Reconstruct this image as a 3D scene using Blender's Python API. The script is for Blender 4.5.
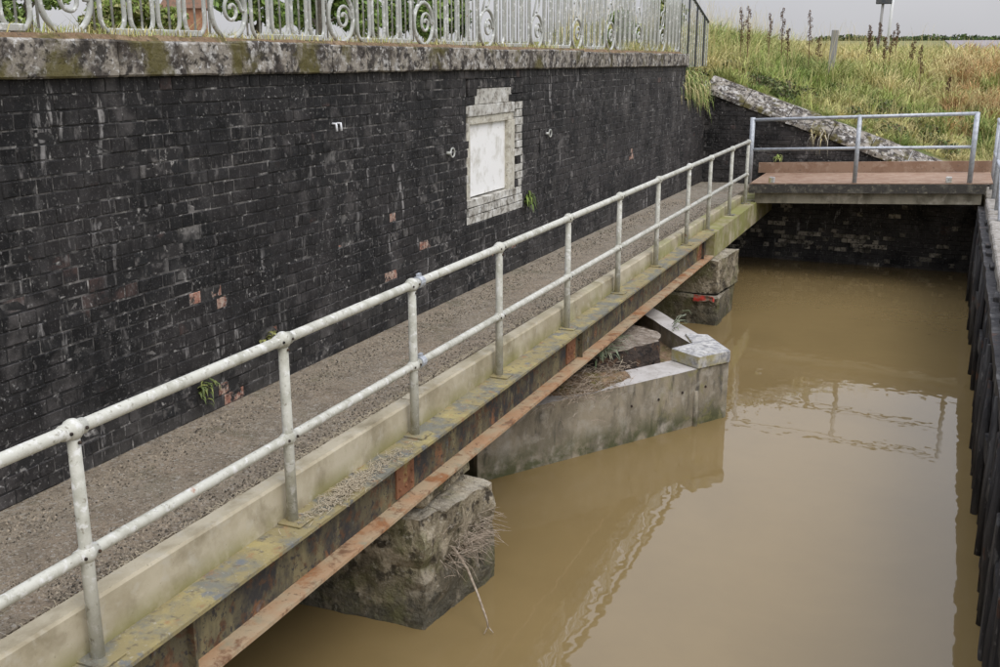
import bpy, bmesh, math, random
import numpy as np
from mathutils import Vector, Matrix, noise as mnoise
rnd = random.Random(7); nr = np.random.default_rng(11)
for o in list(bpy.data.objects): bpy.data.objects.remove(o)
SC = bpy.context.scene; COL = SC.collection
R = math.radians

# ------------------------------------------------------------ camera
cam = bpy.data.cameras.new('camera'); camo = bpy.data.objects.new('camera', cam); COL.objects.link(camo)
camo.location = (0, 0, 2.7); camo.rotation_euler = (R(90 - 15.17), 0, R(23.12))
cam.sensor_width = 36; cam.lens = 37.44; cam.clip_end = 5000; cam.clip_start = .05
SC.camera = camo
# ------------------------------------------------------------ world, sun, exposure
SUN = Vector((.55, -.35, .85)).normalized()
W = bpy.data.worlds.new('World'); SC.world = W; W.use_nodes = True
nt = W.node_tree; nt.nodes.clear()
sky = nt.nodes.new('ShaderNodeTexSky'); sky.sky_type = 'NISHITA'; sky.sun_disc = False
sky.sun_elevation = math.asin(SUN.z); sky.sun_rotation = math.atan2(SUN.x, SUN.y)
sky.dust_density = 4; sky.air_density = 1.0
hs = nt.nodes.new('ShaderNodeHueSaturation'); hs.inputs['Saturation'].default_value = .12
mx = nt.nodes.new('ShaderNodeMix'); mx.data_type = 'RGBA'; mx.inputs['Factor'].default_value = .80
tcw = nt.nodes.new('ShaderNodeTexCoord'); nzw = nt.nodes.new('ShaderNodeTexNoise')
nzw.inputs['Scale'].default_value = 2.2; nzw.inputs['Detail'].default_value = 4
crw = nt.nodes.new('ShaderNodeValToRGB')
crw.color_ramp.elements[0].position = .3; crw.color_ramp.elements[0].color = (6.0, 6.0, 6.3, 1)
crw.color_ramp.elements[1].position = .7; crw.color_ramp.elements[1].color = (7.6, 7.6, 7.75, 1)
bg = nt.nodes.new('ShaderNodeBackground'); bg.inputs['Strength'].default_value = .10
ow = nt.nodes.new('ShaderNodeOutputWorld')
L = nt.links.new
L(sky.outputs[0], hs.inputs['Color']); L(hs.outputs[0], mx.inputs['A'])
L(tcw.outputs['Generated'], nzw.inputs['Vector']); L(nzw.outputs['Fac'], crw.inputs['Fac']); L(crw.outputs[0], mx.inputs['B'])
# overcast luminance rises towards the zenith: L = Lh (1 + 2 sin h)
sepw = nt.nodes.new('ShaderNodeSeparateXYZ'); L(tcw.outputs['Generated'], sepw.inputs[0])
mrw = nt.nodes.new('ShaderNodeMapRange'); mrw.inputs[1].default_value = 0; mrw.inputs[2].default_value = 1; mrw.inputs[3].default_value = 1.0; mrw.inputs[4].default_value = 2.9
L(sepw.outputs['Z'], mrw.inputs[0])
scw = nt.nodes.new('ShaderNodeVectorMath'); scw.operation = 'SCALE'; L(mx.outputs['Result'], scw.inputs[0]); L(mrw.outputs[0], scw.inputs['Scale'])
tnw = nt.nodes.new('ShaderNodeMix'); tnw.data_type = 'RGBA'; tnw.inputs['A'].default_value = (1, 1, 1, 1); tnw.inputs['B'].default_value = (.90, .96, 1.13, 1); L(sepw.outputs['Z'], tnw.inputs['Factor'])
tmw = nt.nodes.new('ShaderNodeVectorMath'); tmw.operation = 'MULTIPLY'; L(scw.outputs[0], tmw.inputs[0]); L(tnw.outputs['Result'], tmw.inputs[1])
L(tmw.outputs[0], bg.inputs['Color']); L(bg.outputs[0], ow.inputs['Surface'])
sl = bpy.data.lights.new('sun', 'SUN'); sl.energy = 1.25; sl.angle = R(30); sl.color = (1, .94, .85)
so = bpy.data.objects.new('sun', sl); COL.objects.link(so); so.rotation_euler = (-SUN).to_track_quat('-Z', 'Y').to_euler(); so.location = (5, -5, 12)
SC.view_settings.view_transform = 'Standard'; SC.view_settings.look = 'None'
SC.view_settings.exposure = 0.0; SC.view_settings.gamma = 1; SC.view_settings.use_curve_mapping = False
SC.render.engine = 'CYCLES'; SC.render.resolution_x = 1024; SC.render.resolution_y = 683

# ------------------------------------------------------------ materials
MATS = {}
def mat(name, base, layers=(), rough=.85, bump=(), spec=.3, metal=0, rand=None, ior=None, coat=0, attr=None):
    """base colour, then layers (color, scale, lo, hi[, dict]) mixed over it by noise masks in world space; bump = ((scale, strength, dist), ...)"""
    m = bpy.data.materials.new(name); m.use_nodes = True; t = m.node_tree; N = t.nodes; K = t.links.new
    b = N['Principled BSDF']; b.inputs['Roughness'].default_value = rough; b.inputs['Metallic'].default_value = metal
    b.inputs['Specular IOR Level'].default_value = spec
    if ior: b.inputs['IOR'].default_value = ior
    g = N.new('ShaderNodeNewGeometry')
    def nz(scale, opt, k):
        mp = N.new('ShaderNodeMapping'); mp.inputs['Scale'].default_value = opt.get('st', (1, 1, 1)); mp.inputs['Location'].default_value = (k * 3.7, k * 1.3, k * 2.1)
        K(g.outputs['Position'], mp.inputs['Vector'])
        if opt.get('vor'):
            n = N.new('ShaderNodeTexVoronoi'); n.inputs['Scale'].default_value = scale; K(mp.outputs[0], n.inputs['Vector']); return n.outputs['Distance']
        n = N.new('ShaderNodeTexNoise'); n.inputs['Scale'].default_value = scale; n.inputs['Detail'].default_value = opt.get('det', 6)
        n.inputs['Roughness'].default_value = opt.get('rg', .62); n.inputs['Distortion'].default_value = opt.get('dis', .2)
        K(mp.outputs[0], n.inputs['Vector']); return n.outputs['Fac']
    def mrange(v, lo, hi, to0=0., to1=1.):
        r = N.new('ShaderNodeMapRange'); r.inputs[1].default_value = lo; r.inputs[2].default_value = hi
        r.inputs[3].default_value = to0; r.inputs[4].default_value = to1; K(v, r.inputs[0]); return r.outputs[0]
    def mul(a, c):
        r = N.new('ShaderNodeMath'); r.operation = 'MULTIPLY'; K(a, r.inputs[0])
        if isinstance(c, (int, float)): r.inputs[1].default_value = c
        else: K(c, r.inputs[1])
        return r.outputs[0]
    cur = None
    if attr:
        a = N.new('ShaderNodeAttribute'); a.attribute_name = attr; cur = a.outputs['Color']
    else:
        c = N.new('ShaderNodeRGB'); c.outputs[0].default_value = (*base, 1); cur = c.outputs[0]
    rv = None
    if rand:
        oi = N.new('ShaderNodeObjectInfo'); at = N.new('ShaderNodeAttribute'); at.attribute_name = 'rnd'
        ad = N.new('ShaderNodeMath'); ad.operation = 'ADD'; K(oi.outputs['Random'], ad.inputs[0]); K(at.outputs['Fac'], ad.inputs[1])
        fr = N.new('ShaderNodeMath'); fr.operation = 'FRACT'; K(ad.outputs[0], fr.inputs[0]); rv = fr.outputs[0]
        v = mrange(rv, 0, 1, rand[0], rand[1]); mm = N.new('ShaderNodeVectorMath'); mm.operation = 'SCALE'
        K(cur, mm.inputs[0]); K(v, mm.inputs['Scale']); cur = mm.outputs[0]
    for k, ly in enumerate(layers):
        colr, scale, lo, hi = ly[:4]; opt = ly[4] if len(ly) > 4 else {}
        f = mrange(nz(scale, opt, k + 1), lo, hi)
        if 'z' in opt:
            sx = N.new('ShaderNodeSeparateXYZ'); K(g.outputs['Position'], sx.inputs[0]); f = mul(f, mrange(sx.outputs['Z'], *opt['z']))
        if 'y' in opt:
            sx = N.new('ShaderNodeSeparateXYZ'); K(g.outputs['Position'], sx.inputs[0]); f = mul(f, mrange(sx.outputs['Y'], *opt['y']))
        if 'x' in opt:
            sx = N.new('ShaderNodeSeparateXYZ'); K(g.outputs['Position'], sx.inputs[0]); f = mul(f, mrange(sx.outputs['X'], *opt['x']))
        if 'rr' in opt and rv is not None: f = mul(f, mrange(rv, *opt['rr']))
        if 'up' in opt:
            sn = N.new('ShaderNodeSeparateXYZ'); K(g.outputs['True Normal'], sn.inputs[0]); f = mul(f, mrange(sn.outputs['Z'], *opt['up']))
        if 'cl' in opt: f = mul(f, mrange(nz(opt['cl'], {'det': 3}, k + 20), .47, .60))
        f = mul(f, opt.get('op', 1.))
        x = N.new('ShaderNodeMix'); x.data_type = 'RGBA'; K(f, x.inputs['Factor']); K(cur, x.inputs['A']); x.inputs['B'].default_value = (*colr, 1); cur = x.outputs['Result']
    K(cur, b.inputs['Base Color'])
    prev = None
    for k, bp in enumerate(bump):
        scale, st, ds = bp[:3]; opt = bp[3] if len(bp) > 3 else {}
        q = N.new('ShaderNodeBump'); q.inputs['Strength'].default_value = st; q.inputs['Distance'].default_value = ds
        K(nz(scale, opt, k + 9), q.inputs['Height'])
        if prev: K(prev, q.inputs['Normal'])
        prev = q.outputs[0]
    if prev: K(prev, b.inputs['Normal'])
    MATS[name] = m; return m

TAR = (.0098, .0095, .0094)
M_brick = mat('tarred_brick', TAR, [
    ((.028, .025, .024), 1.1, .42, .62, {'op': .8}),
    ((.060, .056, .053), 9, .52, .72, {'st': (1, 1, .35), 'op': .6}),
    ((.12, .115, .105), 30, .60, .74, {'op': .6}),
    ((.065, .06, .054), 3, .42, .62, {'z': (.8, .15), 'op': .8}),
    ((.06, .054, .05), 1.6, .42, .62, {'y': (8, 15), 'op': .7}),
    ((.13, .075, .06), 2.2, .6, .72, {'rr': (.78, .8), 'op': .5}),
    ((.11, .10, .093), 2.3, .56, .68, {'op': .55}), ((.16, .15, .14), 15, .60, .70, {'st': (1, 1, .4), 'op': .6}), ((.40, .385, .36), 34, .60, .70, {'op': .75, 'cl': 1.5}), ((.30, .285, .265), 70, .60, .70, {'op': .35}), ((.42, .40, .375), 11, .60, .68, {'st': (1, 1, .22), 'op': .6, 'cl': .9}), ((.22, .205, .19), 4.5, .60, .70, {'op': .5, 'y': (7, 12)})], rough=.72, spec=.22, rand=(.6, 1.6), bump=((60, .6, .004), (9, .5, .008)))
M_grey_brick = mat('weathered_brick', (.022, .02, .019), [((.13, .12, .11), 9, .50, .64, {'op': .9}), ((.014, .014, .014), 5, .5, .6), ((.34, .32, .29), 24, .59, .68, {'op': .8})], rand=(.7, 1.3), bump=((50, .6, .006),))
M_red_brick = mat('spalled_brick', (.27, .125, .085), [((.42, .31, .24), 16, .45, .60), ((.02, .018, .017), 7, .52, .60), ((.03, .026, .024), 24, .52, .6), ((.5, .45, .4), 50, .56, .68, {'op': .7})], rand=(.7, 1.25), bump=((45, .9, .012),))
M_dim_brick = mat('silted_brick', (.38, .34, .27), [((.10, .09, .07), 6, .46, .58), ((.03, .027, .022), 14, .5, .62), ((.26, .24, .2), 20, .56, .68)], rand=(.5, 1.3), bump=((50, .6, .006),))
M_white_brick = mat('whitewashed_brick', (.50, .48, .42), [((.16, .14, .11), 10, .48, .66), ((.06, .055, .05), 26, .56, .68), ((.62, .61, .56), 7, .5, .65)], rand=(.75, 1.1), bump=((50, .6, .006),))
M_mortar = mat('tarred_mortar', (.02, .019, .018), [((.24, .225, .205), 2.6, .48, .62, {'op': .6}), ((.42, .40, .365), 16, .56, .66, {'op': .65}), ((.018, .017, .016), 8, .50, .58, {'op': .85})], bump=((70, .7, .006),))
M_white = mat('white_render', (.82, .81, .77), [((.55, .53, .46), 5, .5, .7), ((.35, .31, .24), 20, .64, .76, {'op': .6})], rough=.8, bump=((30, .2, .004),))
M_cream = mat('old_render', (.50, .47, .38), [((.25, .22, .17), 9, .48, .66), ((.6, .58, .5), 20, .5, .66), ((.12, .1, .08), 35, .6, .7)], bump=((40, .5, .006),))
M_coping = mat('lichen_stone', (.27, .24, .195), [
    ((.06, .05, .042), 5.5, .47, .57, {'op': .95}), ((.50, .48, .44), 8, .54, .64, {'op': .85}), ((.62, .6, .56), 24, .58, .66, {'op': .8}),
    ((.035, .03, .025), 13, .52, .60, {'op': .95}), ((.10, .085, .025), 2.1, .54, .62, {'op': .9}), ((.05, .04, .03), 2.7, .56, .64, {'op': .7})], rough=.95, bump=((14, .8, .03), (60, .6, .01)))
M_concrete = mat('kerb_concrete', (.46, .405, .29), [((.35, .30, .20), 2.2, .42, .62), ((.19, .155, .09), 4, .50, .68, {'st': (1, .6, .6), 'op': .8}), ((.46, .42, .33), 9, .54, .68, {'op': .6}), ((.16, .14, .09), 40, .64, .74, {'op': .6}),
    ((.19, .175, .05), 3, .36, .54, {'z': (.12, -.01), 'op': .85}), ((.23, .235, .07), 1.2, .46, .62, {'op': .6, 'y': (7, 14)})], bump=((50, .35, .004), (6, .2, .01)))
M_pier = mat('pier_concrete', (.28, .235, .155), [((.13, .105, .066), 2.6, .44, .58), ((.40, .34, .24), 5, .50, .62), ((.06, .048, .032), 9, .52, .62), ((.42, .38, .30), 26, .57, .67, {'op': .8}), ((.42, .375, .29), 5, .36, .55, {'up': (.4, .8), 'op': .75}),  # the 'up' layer paints a lit top: paler colour on upward faces
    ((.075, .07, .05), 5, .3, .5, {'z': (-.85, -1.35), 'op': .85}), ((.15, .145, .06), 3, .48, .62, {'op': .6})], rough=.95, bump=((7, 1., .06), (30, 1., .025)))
M_fender = mat('cutwater_concrete', (.31, .265, .19), [((.19, .165, .12), 3, .42, .6, {'st': (1, 1, .5)}), ((.10, .09, .07), 8, .54, .68, {'st': (1, 1, .25)}), ((.38, .345, .28), 5, .5, .7),
    ((.07, .075, .03), 4, .40, .56, {'z': (-1.08, -1.36), 'op': .9}), ((.22, .2, .08), 6, .52, .66, {'y': (10.3, 11.2), 'op': .8})], rough=.9, bump=((20, .5, .012), (60, .4, .005)))
M_fender_top = mat('cutwater_top', (.46, .43, .39), [((.34, .31, .27), 4, .45, .65), ((.2, .18, .14), 18, .58, .7, {'op': .7})], bump=((40, .4, .006),))
M_cap = mat('cap_stone', (.44, .425, .39), [((.25, .245, .24), 14, .46, .58), ((.55, .53, .48), 9, .54, .66), ((.16, .14, .11), 26, .56, .66, {'op': .8}), ((.36, .31, .13), 3, .4, .6, {'up': (.7, .2)})], bump=((40, .4, .006),))
M_path = mat('path_gravel', (.30, .235, .16), [((.29, .24, .17), 1.1, .42, .60), ((.33, .27, .19), 3, .30, .50, {'x': (-4.15, -4.42), 'op': .8}), ((.34, .31, .25), 1.5, .3, .5, {'y': (9, 17), 'op': .5}),
    ((.17, .135, .092), 6, .48, .62, {'op': .6}), ((.10, .10, .045), 2.4, .56, .68, {'op': .5}), ((.10, .078, .052), 38, .54, .62, {'op': .7}), ((.40, .36, .29), 30, .56, .64, {'op': .85}), ((.46, .43, .37), 75, .57, .66, {'op': .9})],
    rough=.95, bump=((70, 1., .02), (28, 1., .02)))
M_strip = mat('strip_concrete', (.30, .235, .16), [((.18, .15, .115), 4, .45, .62), ((.10, .085, .065), 16, .55, .68), ((.34, .29, .23), 45, .56, .66, {'op': .6})], rough=.95, bump=((60, .5, .006),))
M_topfl = mat('lichen_steel', (.26, .215, .105), [((.17, .165, .13), 4, .46, .58), ((.34, .28, .12), 3.4, .52, .66), ((.14, .15, .155), 6, .59, .64, {'op': .8}), ((.27, .15, .07), 9, .58, .68, {'op': .8}), ((.12, .10, .07), 16, .56, .66, {'op': .8}), ((.42, .39, .32), 40, .6, .7, {'op': .6})], rough=.9, bump=((40, .6, .006),))
M_web = mat('rusty_web', (.115, .098, .058), [((.04, .038, .036), 3, .46, .58), ((.20, .17, .09), 5, .50, .64, {'st': (1, 1, .4)}), ((.22, .105, .05), 3.3, .58, .68), ((.10, .055, .03), 14, .52, .64), ((.05, .045, .04), 26, .55, .63), ((.17, .18, .18), 4.5, .62, .70, {'op': .7})], rough=.85, bump=((25, .7, .01),))
M_botfl = mat('rusty_flange', (.40, .24, .13), [((.40, .305, .19), 2.5, .42, .58), ((.30, .14, .06), 4, .55, .66), ((.20, .11, .06), 9, .54, .66), ((.30, .26, .17), 5, .56, .68), ((.1, .06, .04), 24, .6, .7, {'op': .8})], rough=.9, bump=((40, .6, .006),))
M_rust = mat('rust_plate', (.22, .10, .05), [((.12, .05, .025), 8, .5, .64), ((.3, .24, .09), 5, .56, .66)], rough=.9, bump=((40, .6, .006),))
M_rail = mat('pale_rail_paint', (.50, .49, .415), [((.36, .35, .28), 7, .47, .64), ((.62, .61, .56), 20, .54, .64), ((.22, .20, .15), 38, .58, .68, {'op': .85}), ((.40, .37, .24), 4, .5, .65, {'z': (.5, .05), 'op': .8}), ((.30, .13, .06), 5, .68, .72, {'op': .8})], rough=.6, spec=.35, bump=((70, .3, .003),))
M_galv = mat('galvanised_steel', (.45, .47, .49), [((.33, .345, .36), 14, .45, .62), ((.56, .58, .6), 30, .55, .68)], rough=.5, metal=.25, bump=((60, .15, .002),))
M_iron = mat('painted_iron', (.40, .40, .355), [((.36, .37, .33), 12, .48, .64), ((.70, .70, .66), 20, .54, .66), ((.20, .12, .06), 34, .62, .7)], rough=.6, bump=((80, .35, .003),))
M_dark_iron = mat('dark_iron', (.06, .065, .07), [((.12, .11, .1), 12, .5, .65)], rough=.6)
M_soil = mat('soil', (.20, .13, .075), [((.12, .10, .035), 5, .46, .62), ((.28, .20, .12), 14, .5, .65), ((.07, .05, .035), 30, .56, .66)], rough=1, bump=((25, .9, .03),))
M_ground = mat('bank_soil_grass', (.15, .135, .05), [((.11, .14, .035), .8, .42, .58), ((.24, .19, .08), 1.7, .5, .66), ((.06, .06, .025), 9, .54, .66)], rough=1, bump=((9, 1, .1),))
M_field = mat('field_grass', (.17, .18, .065), [((.22, .19, .08), .05, .4, .6), ((.11, .13, .045), .3, .5, .66)], rough=1, bump=((2, .6, .2),))
M_mud = mat('mud_flat', (.23, .205, .20), [((.28, .25, .24), .03, .45, .6)], rough=.9)
M_deck = mat('deck_brown', (.30, .20, .135), [((.25, .155, .10), 3, .45, .6), ((.36, .26, .185), 7, .52, .66), ((.16, .11, .08), 20, .6, .7)], rough=.9, bump=((50, .4, .005),))
M_beam = mat('beam_concrete', (.25, .225, .165), [((.13, .115, .08), 4, .46, .62, {'st': (1, 1, .5)}), ((.34, .31, .24), 6, .54, .68)], rough=.9, bump=((30, .5, .01),))
M_lip = mat('deck_edge', (.055, .05, .042), [((.13, .12, .095), 7, .52, .66), ((.2, .18, .13), 20, .58, .68)], rough=.9, bump=((30, .6, .01),))
M_timber = mat('wet_timber', (.035, .032, .03), [((.10, .095, .088), 4, .5, .66, {'st': (1, 1, .15)}), ((.018, .017, .017), 8, .5, .64, {'st': (1, 1, .2)}), ((.17, .16, .145), 22, .6, .7, {'st': (1, 1, .3), 'op': .7}), ((.08, .04, .025), 5, .6, .7)], rough=.75, bump=((24, .9, .02, {'st': (1, 1, .15)}),))
M_log = mat('driftwood', (.26, .215, .165), [((.16, .125, .09), 6, .45, .62), ((.36, .31, .25), 12, .52, .64), ((.05, .04, .03), 22, .58, .67)], rough=.95, bump=((18, .9, .03),))
M_logside = mat('dark_wood', (.06, .045, .035), [((.14, .08, .045), 8, .52, .64), ((.02, .017, .015), 14, .5, .62)], rough=.95, bump=((18, 1, .04),))
M_red = mat('red_paint', (.48, .05, .035), [((.22, .18, .13), 9, .46, .54), ((.12, .09, .06), 20, .54, .62)], rough=.8)
M_slab = mat('quay_slab', (.30, .275, .235), [((.18, .16, .13), 5, .46, .62), ((.42, .40, .36), 11, .54, .66), ((.09, .08, .065), 22, .58, .68)], rough=.9, bump=((25, .6, .012),))
M_post = mat('grey_wood', (.30, .29, .27), [((.2, .19, .17), 9, .45, .65, {'st': (1, 1, .15)})], bump=((30, .5, .01),))
M_pole = mat('white_pole_paint', (.78, .78, .78), rough=.5)
M_straw = mat('straw', (.40, .34, .24), rough=.9, rand=(.5, 1.2))
M_twig = mat('bare_twig', (.27, .215, .155), [((.40, .33, .25), 30, .5, .6)], rough=.9)
M_dock = mat('dock_seed', (.10, .052, .03), [((.17, .10, .05), 30, .45, .6)], rough=1)
M_blade = mat('grass_blades', (1, 1, 1), attr='Col', rough=.8, spec=.25)
M_leaf = mat('leaves', (1, 1, 1), attr='Col', rough=.6, spec=.3)
M_bark = mat('bark', (.10, .085, .065), [((.17, .15, .12), 14, .5, .65)], bump=((20, .8, .03),))
M_hut = mat('hut_brick', (.27, .13, .07), [((.34, .19, .11), 3, .45, .62), ((.18, .085, .05), 6, .52, .66)], bump=((9, .4, .01),))
M_roof = mat('hut_tile', (.20, .11, .07), [((.13, .09, .06), 5, .46, .62)], bump=((9, .4, .01),))
M_win = mat('dark_window', (.02, .022, .025), rough=.2)
M_pebble = mat('pebbles', (.24, .215, .18), rough=.95, rand=(.4, 1.7), attr='Col')
M_water = mat('muddy_water', (.212, .150, .064), [((.192, .136, .058), .5, .4, .6)], rough=.0, spec=.5, ior=1.47, bump=((.8, .10, .02, {'det': 1.0, 'dis': .0}), (3.4, .50, .0052, {'det': 1.4, 'dis': 0}), (9, .25, .0014, {'det': 1, 'dis': 0})))

# ------------------------------------------------------------ mesh helpers
class MB:
    def __init__(s): s.v = []; s.f = []; s.m = []
    def add(s, vs, fs, mi=0):
        b = len(s.v); s.v += [tuple(p) for p in vs]; s.f += [tuple(b + i for i in q) for q in fs]; s.m += [mi] * len(fs); return s
    def box(s, x0, x1, y0, y1, z0, z1, mi=0, ch=0.0):
        if ch <= 0:
            return s.add([(x0, y0, z0), (x1, y0, z0), (x1, y1, z0), (x0, y1, z0), (x0, y0, z1), (x1, y0, z1), (x1, y1, z1), (x0, y1, z1)],
                         [(3, 2, 1, 0), (4, 5, 6, 7), (0, 1, 5, 4), (1, 2, 6, 5), (2, 3, 7, 6), (3, 0, 4, 7)], mi)
        bm = bmesh.new(); bmesh.ops.create_cube(bm, size=1)
        for v in bm.verts: v.co = Vector(((x0 + x1) / 2 + v.co.x * (x1 - x0), (y0 + y1) / 2 + v.co.y * (y1 - y0), (z0 + z1) / 2 + v.co.z * (z1 - z0)))
        bmesh.ops.bevel(bm, geom=bm.edges[:], offset=ch, segments=1, affect='EDGES')
        bm.verts.index_update(); s.add([v.co[:] for v in bm.verts], [[v.index for v in f.verts] for f in bm.faces], mi); bm.free(); return s
    def tube(s, pts, r, seg=10, mi=0, cap=True):
        pts = [Vector(p) for p in pts]; n = len(pts); rr = r if isinstance(r, (list, tuple)) else [r] * n
        vs = []; up = None
        for i, p in enumerate(pts):
            d = (pts[min(i + 1, n - 1)] - pts[max(i - 1, 0)]).normalized()
            if up is None: up = Vector((0, 0, 1)) if abs(d.z) < .9 else Vector((1, 0, 0))
            a = d.cross(up).normalized(); b = a.cross(d).normalized(); up = b
            for k in range(seg):
                t = 2 * math.pi * k / seg; vs.append(p + (a * math.cos(t) + b * math.sin(t)) * rr[i])
        fs = [(i * seg + k, i * seg + (k + 1) % seg, (i + 1) * seg + (k + 1) % seg, (i + 1) * seg + k) for i in range(n - 1) for k in range(seg)]
        if cap: fs += [tuple(range(seg))[::-1], tuple((n - 1) * seg + k for k in range(seg))]
        return s.add(vs, fs, mi)
    def ball(s, c, r, seg=14, rings=8, mi=0, sc=(1, 1, 1)):
        vs = []; fs = []
        for i in range(rings + 1):
            t = math.pi * i / rings
            for k in range(seg):
                a = 2 * math.pi * k / seg; vs.append((c[0] + r * sc[0] * math.sin(t) * math.cos(a), c[1] + r * sc[1] * math.sin(t) * math.sin(a), c[2] + r * sc[2] * math.cos(t)))
        for i in range(rings):
            for k in range(seg): fs.append((i * seg + k, (i + 1) * seg + k, (i + 1) * seg + (k + 1) % seg, i * seg + (k + 1) % seg))
        return s.add(vs, fs, mi)
    def prism(s, poly, z0, z1, mi=0):
        n = len(poly); vs = [(x, y, z0) for x, y in poly] + [(x, y, z1) for x, y in poly]
        fs = [tuple(range(n))[::-1], tuple(range(n, 2 * n))] + [(i, (i + 1) % n, n + (i + 1) % n, n + i) for i in range(n)]
        return s.add(vs, fs, mi)
    def mesh(s, name, mats, smooth=False):
        me = bpy.data.meshes.new(name); me.from_pydata([tuple(p) for p in s.v], [], s.f); me.validate()
        for m in (mats if isinstance(mats, (list, tuple)) else [mats]): me.materials.append(m)
        if len(s.m) == len(me.polygons): me.polygons.foreach_set('material_index', s.m)
        if smooth: me.polygons.foreach_set('use_smooth', [True] * len(me.polygons))
        me.update(); return me
    def build(s, name, mats, parent=None, smooth=False): return link(name, s.mesh(name, mats, smooth), parent)
def link(name, me, parent=None, mw=None):
    o = bpy.data.objects.new(name, me); COL.objects.link(o)
    if mw is not None: o.matrix_world = mw
    if parent is not None:
        o.parent = parent; o.matrix_parent_inverse = INV(parent)
    return o
EMP = {}
def INV(p):
    M = Matrix.Identity(4); q = p
    while q is not None and q.name in EMP:
        return EMP[q.name].inverted()
    return M
def thing(name, loc, label, cat, group=None):
    o = bpy.data.objects.new(name, None); COL.objects.link(o); o.location = loc; o.empty_display_size = .2
    EMP[o.name] = Matrix.Translation(loc); return tag(o, label, cat, group)
def tag(o, label=None, cat=None, group=None, kind=None):
    if label: o['label'] = label
    if cat: o['category'] = cat
    if group: o['group'] = group
    if kind: o['kind'] = kind
    return o
def rough_mesh(me, amp, scale, seed=0, cuts=0, keep=None):
    """subdivide and push vertices by noise so that hewn edges are uneven"""
    bm = bmesh.new(); bm.from_mesh(me)
    if cuts: bmesh.ops.subdivide_edges(bm, edges=bm.edges[:], cuts=cuts, use_grid_fill=True)
    off = Vector((seed * 7.3, seed * 3.1, seed * 1.7))
    for v in bm.verts:
        if keep and keep(v.co): continue
        d = mnoise.noise_vector(v.co * scale + off) + .5 * mnoise.noise_vector(v.co * scale * 2.7 + off)
        v.co += d * amp
    bm.to_mesh(me); bm.free(); me.update()
def smooth(t): t = max(0., min(1., t)); return t * t * (3 - 2 * t)
def npmesh(name, V, F, mats, col=None, rndv=None):
    """V (n,3), F list/array of tris or quads (k,m); col per-vertex rgb"""
    me = bpy.data.meshes.new(name); V = np.asarray(V, np.float32); F = np.asarray(F, np.int32); m = F.shape[1]
    me.vertices.add(len(V)); me.vertices.foreach_set('co', V.ravel()); me.loops.add(F.size); me.loops.foreach_set('vertex_index', F.ravel())
    me.polygons.add(len(F)); me.polygons.foreach_set('loop_start', np.arange(0, F.size, m, dtype=np.int32)); me.polygons.foreach_set('loop_total', np.full(len(F), m, np.int32))
    me.update(calc_edges=True)
    if col is not None:
        a = me.color_attributes.new('Col', 'FLOAT_COLOR', 'POINT'); a.data.foreach_set('color', np.concatenate([col, np.ones((len(col), 1))], 1).astype(np.float32).ravel())
    if rndv is not None:
        a = me.attributes.new('rnd', 'FLOAT', 'FACE'); a.data.foreach_set('value', np.asarray(rndv, np.float32))
    for q in (mats if isinstance(mats, (list, tuple)) else [mats]): me.materials.append(q)
    return me

# ------------------------------------------------------------ key levels (metres; camera at z 2.7)
ZW = -1.42                      # water
XW = -4.66                      # face of the left wall
SLOPE = -.0075                  # path, courses and coping all fall gently to the north
def zp(y): return .22 + SLOPE * (y - 4)      # path level
WALL_H = 2.34
YE = 19.75                      # end of coping
YF = 21.60                      # face of the end wall

# ------------------------------------------------------------ terrain
def G(x, y):
    if y < YF + .35 and x < XW - .2:
        return 2.76 + SLOPE * (y - 4) - (.0 if y < YE else (y - YE) * .12)
    if x > .9 and y < YF: return .3 + .25 * smooth((x - 1.6) / 2.5)
    base = min(2.45, max(.42, .62 - .348 * x))
    if x < XW: base = 2.0 + .5 * smooth((XW - x) / 1.5)
    crest = 2.36 - .30 * smooth((x + 2.5) / 4.) + .46 * smooth((-4 - x) / 2.5)
    t = smooth((y - YF - .4) / 9.)
    z = base + (crest - base) * t
    if y > 33: z = z * (1 - smooth((y - 33) / 9)) + smooth((y - 33) / 9) * (2.15 + (y - 34) * .0108 if y < 700 else 9.34)
    z += .10 * mnoise.noise(Vector((x * .7, y * .7, 0))) * smooth((y - YF - .5) / 2)
    return z
def grid(name, xs, ys, m, fn=G):
    b = MB(); nx = len(xs)
    b.v = [(x, y, fn(x, y)) for y in ys for x in xs]
    b.f = [(j * nx + i, j * nx + i + 1, (j + 1) * nx + i + 1, (j + 1) * nx + i) for j in range(len(ys) - 1) for i in range(nx - 1)]; b.m = [0] * len(b.f)
    return b.build(name, m, smooth=True)
ys = list(np.arange(YF + .38, 44, .5)); tag(grid('bank', list(np.arange(-16, 12.1, .5)), ys, M_ground), kind='structure')
yf = list(np.geomspace(43.3, 1600, 40)); tag(grid('field', list(np.linspace(-700, 500, 30)), yf, M_field, lambda x, y: G(0, y) - .03 + (0 if y < 60 else 0)), kind='structure')
tag(grid('terrace', list(np.arange(-60, -4.99, 1.0)) + [-4.98], list(np.arange(-6, YF + .4, 1.0)) + [YF + .6], M_ground, lambda x, y: 2.76 + SLOPE * (y - 4)), kind='structure')
tag(grid('corner_earth', [-6.2, -5.6, -5.3, -5.0, -4.85, -4.68], list(np.arange(YE - .3, YF + 1.2, .25)), M_ground, lambda x, y: 1.84 - (y - YE) * .03 + .85 * smooth((-4.68 - x) / .8)), kind='structure')
# far mud flat, beyond the grass on the right
b = MB(); b.v = []
for y in (90, 180, 330, 520): b.v += [(-.015 * y + 1., y, G(0, y) + .12), (.35 * y, y, G(0, y) + .12)]
b.f = [(0, 1, 3, 2), (2, 3, 5, 4), (4, 5, 7, 6)]; b.m = [0] * 3
tag(b.build('mud_flat', M_mud), kind='structure')
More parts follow.
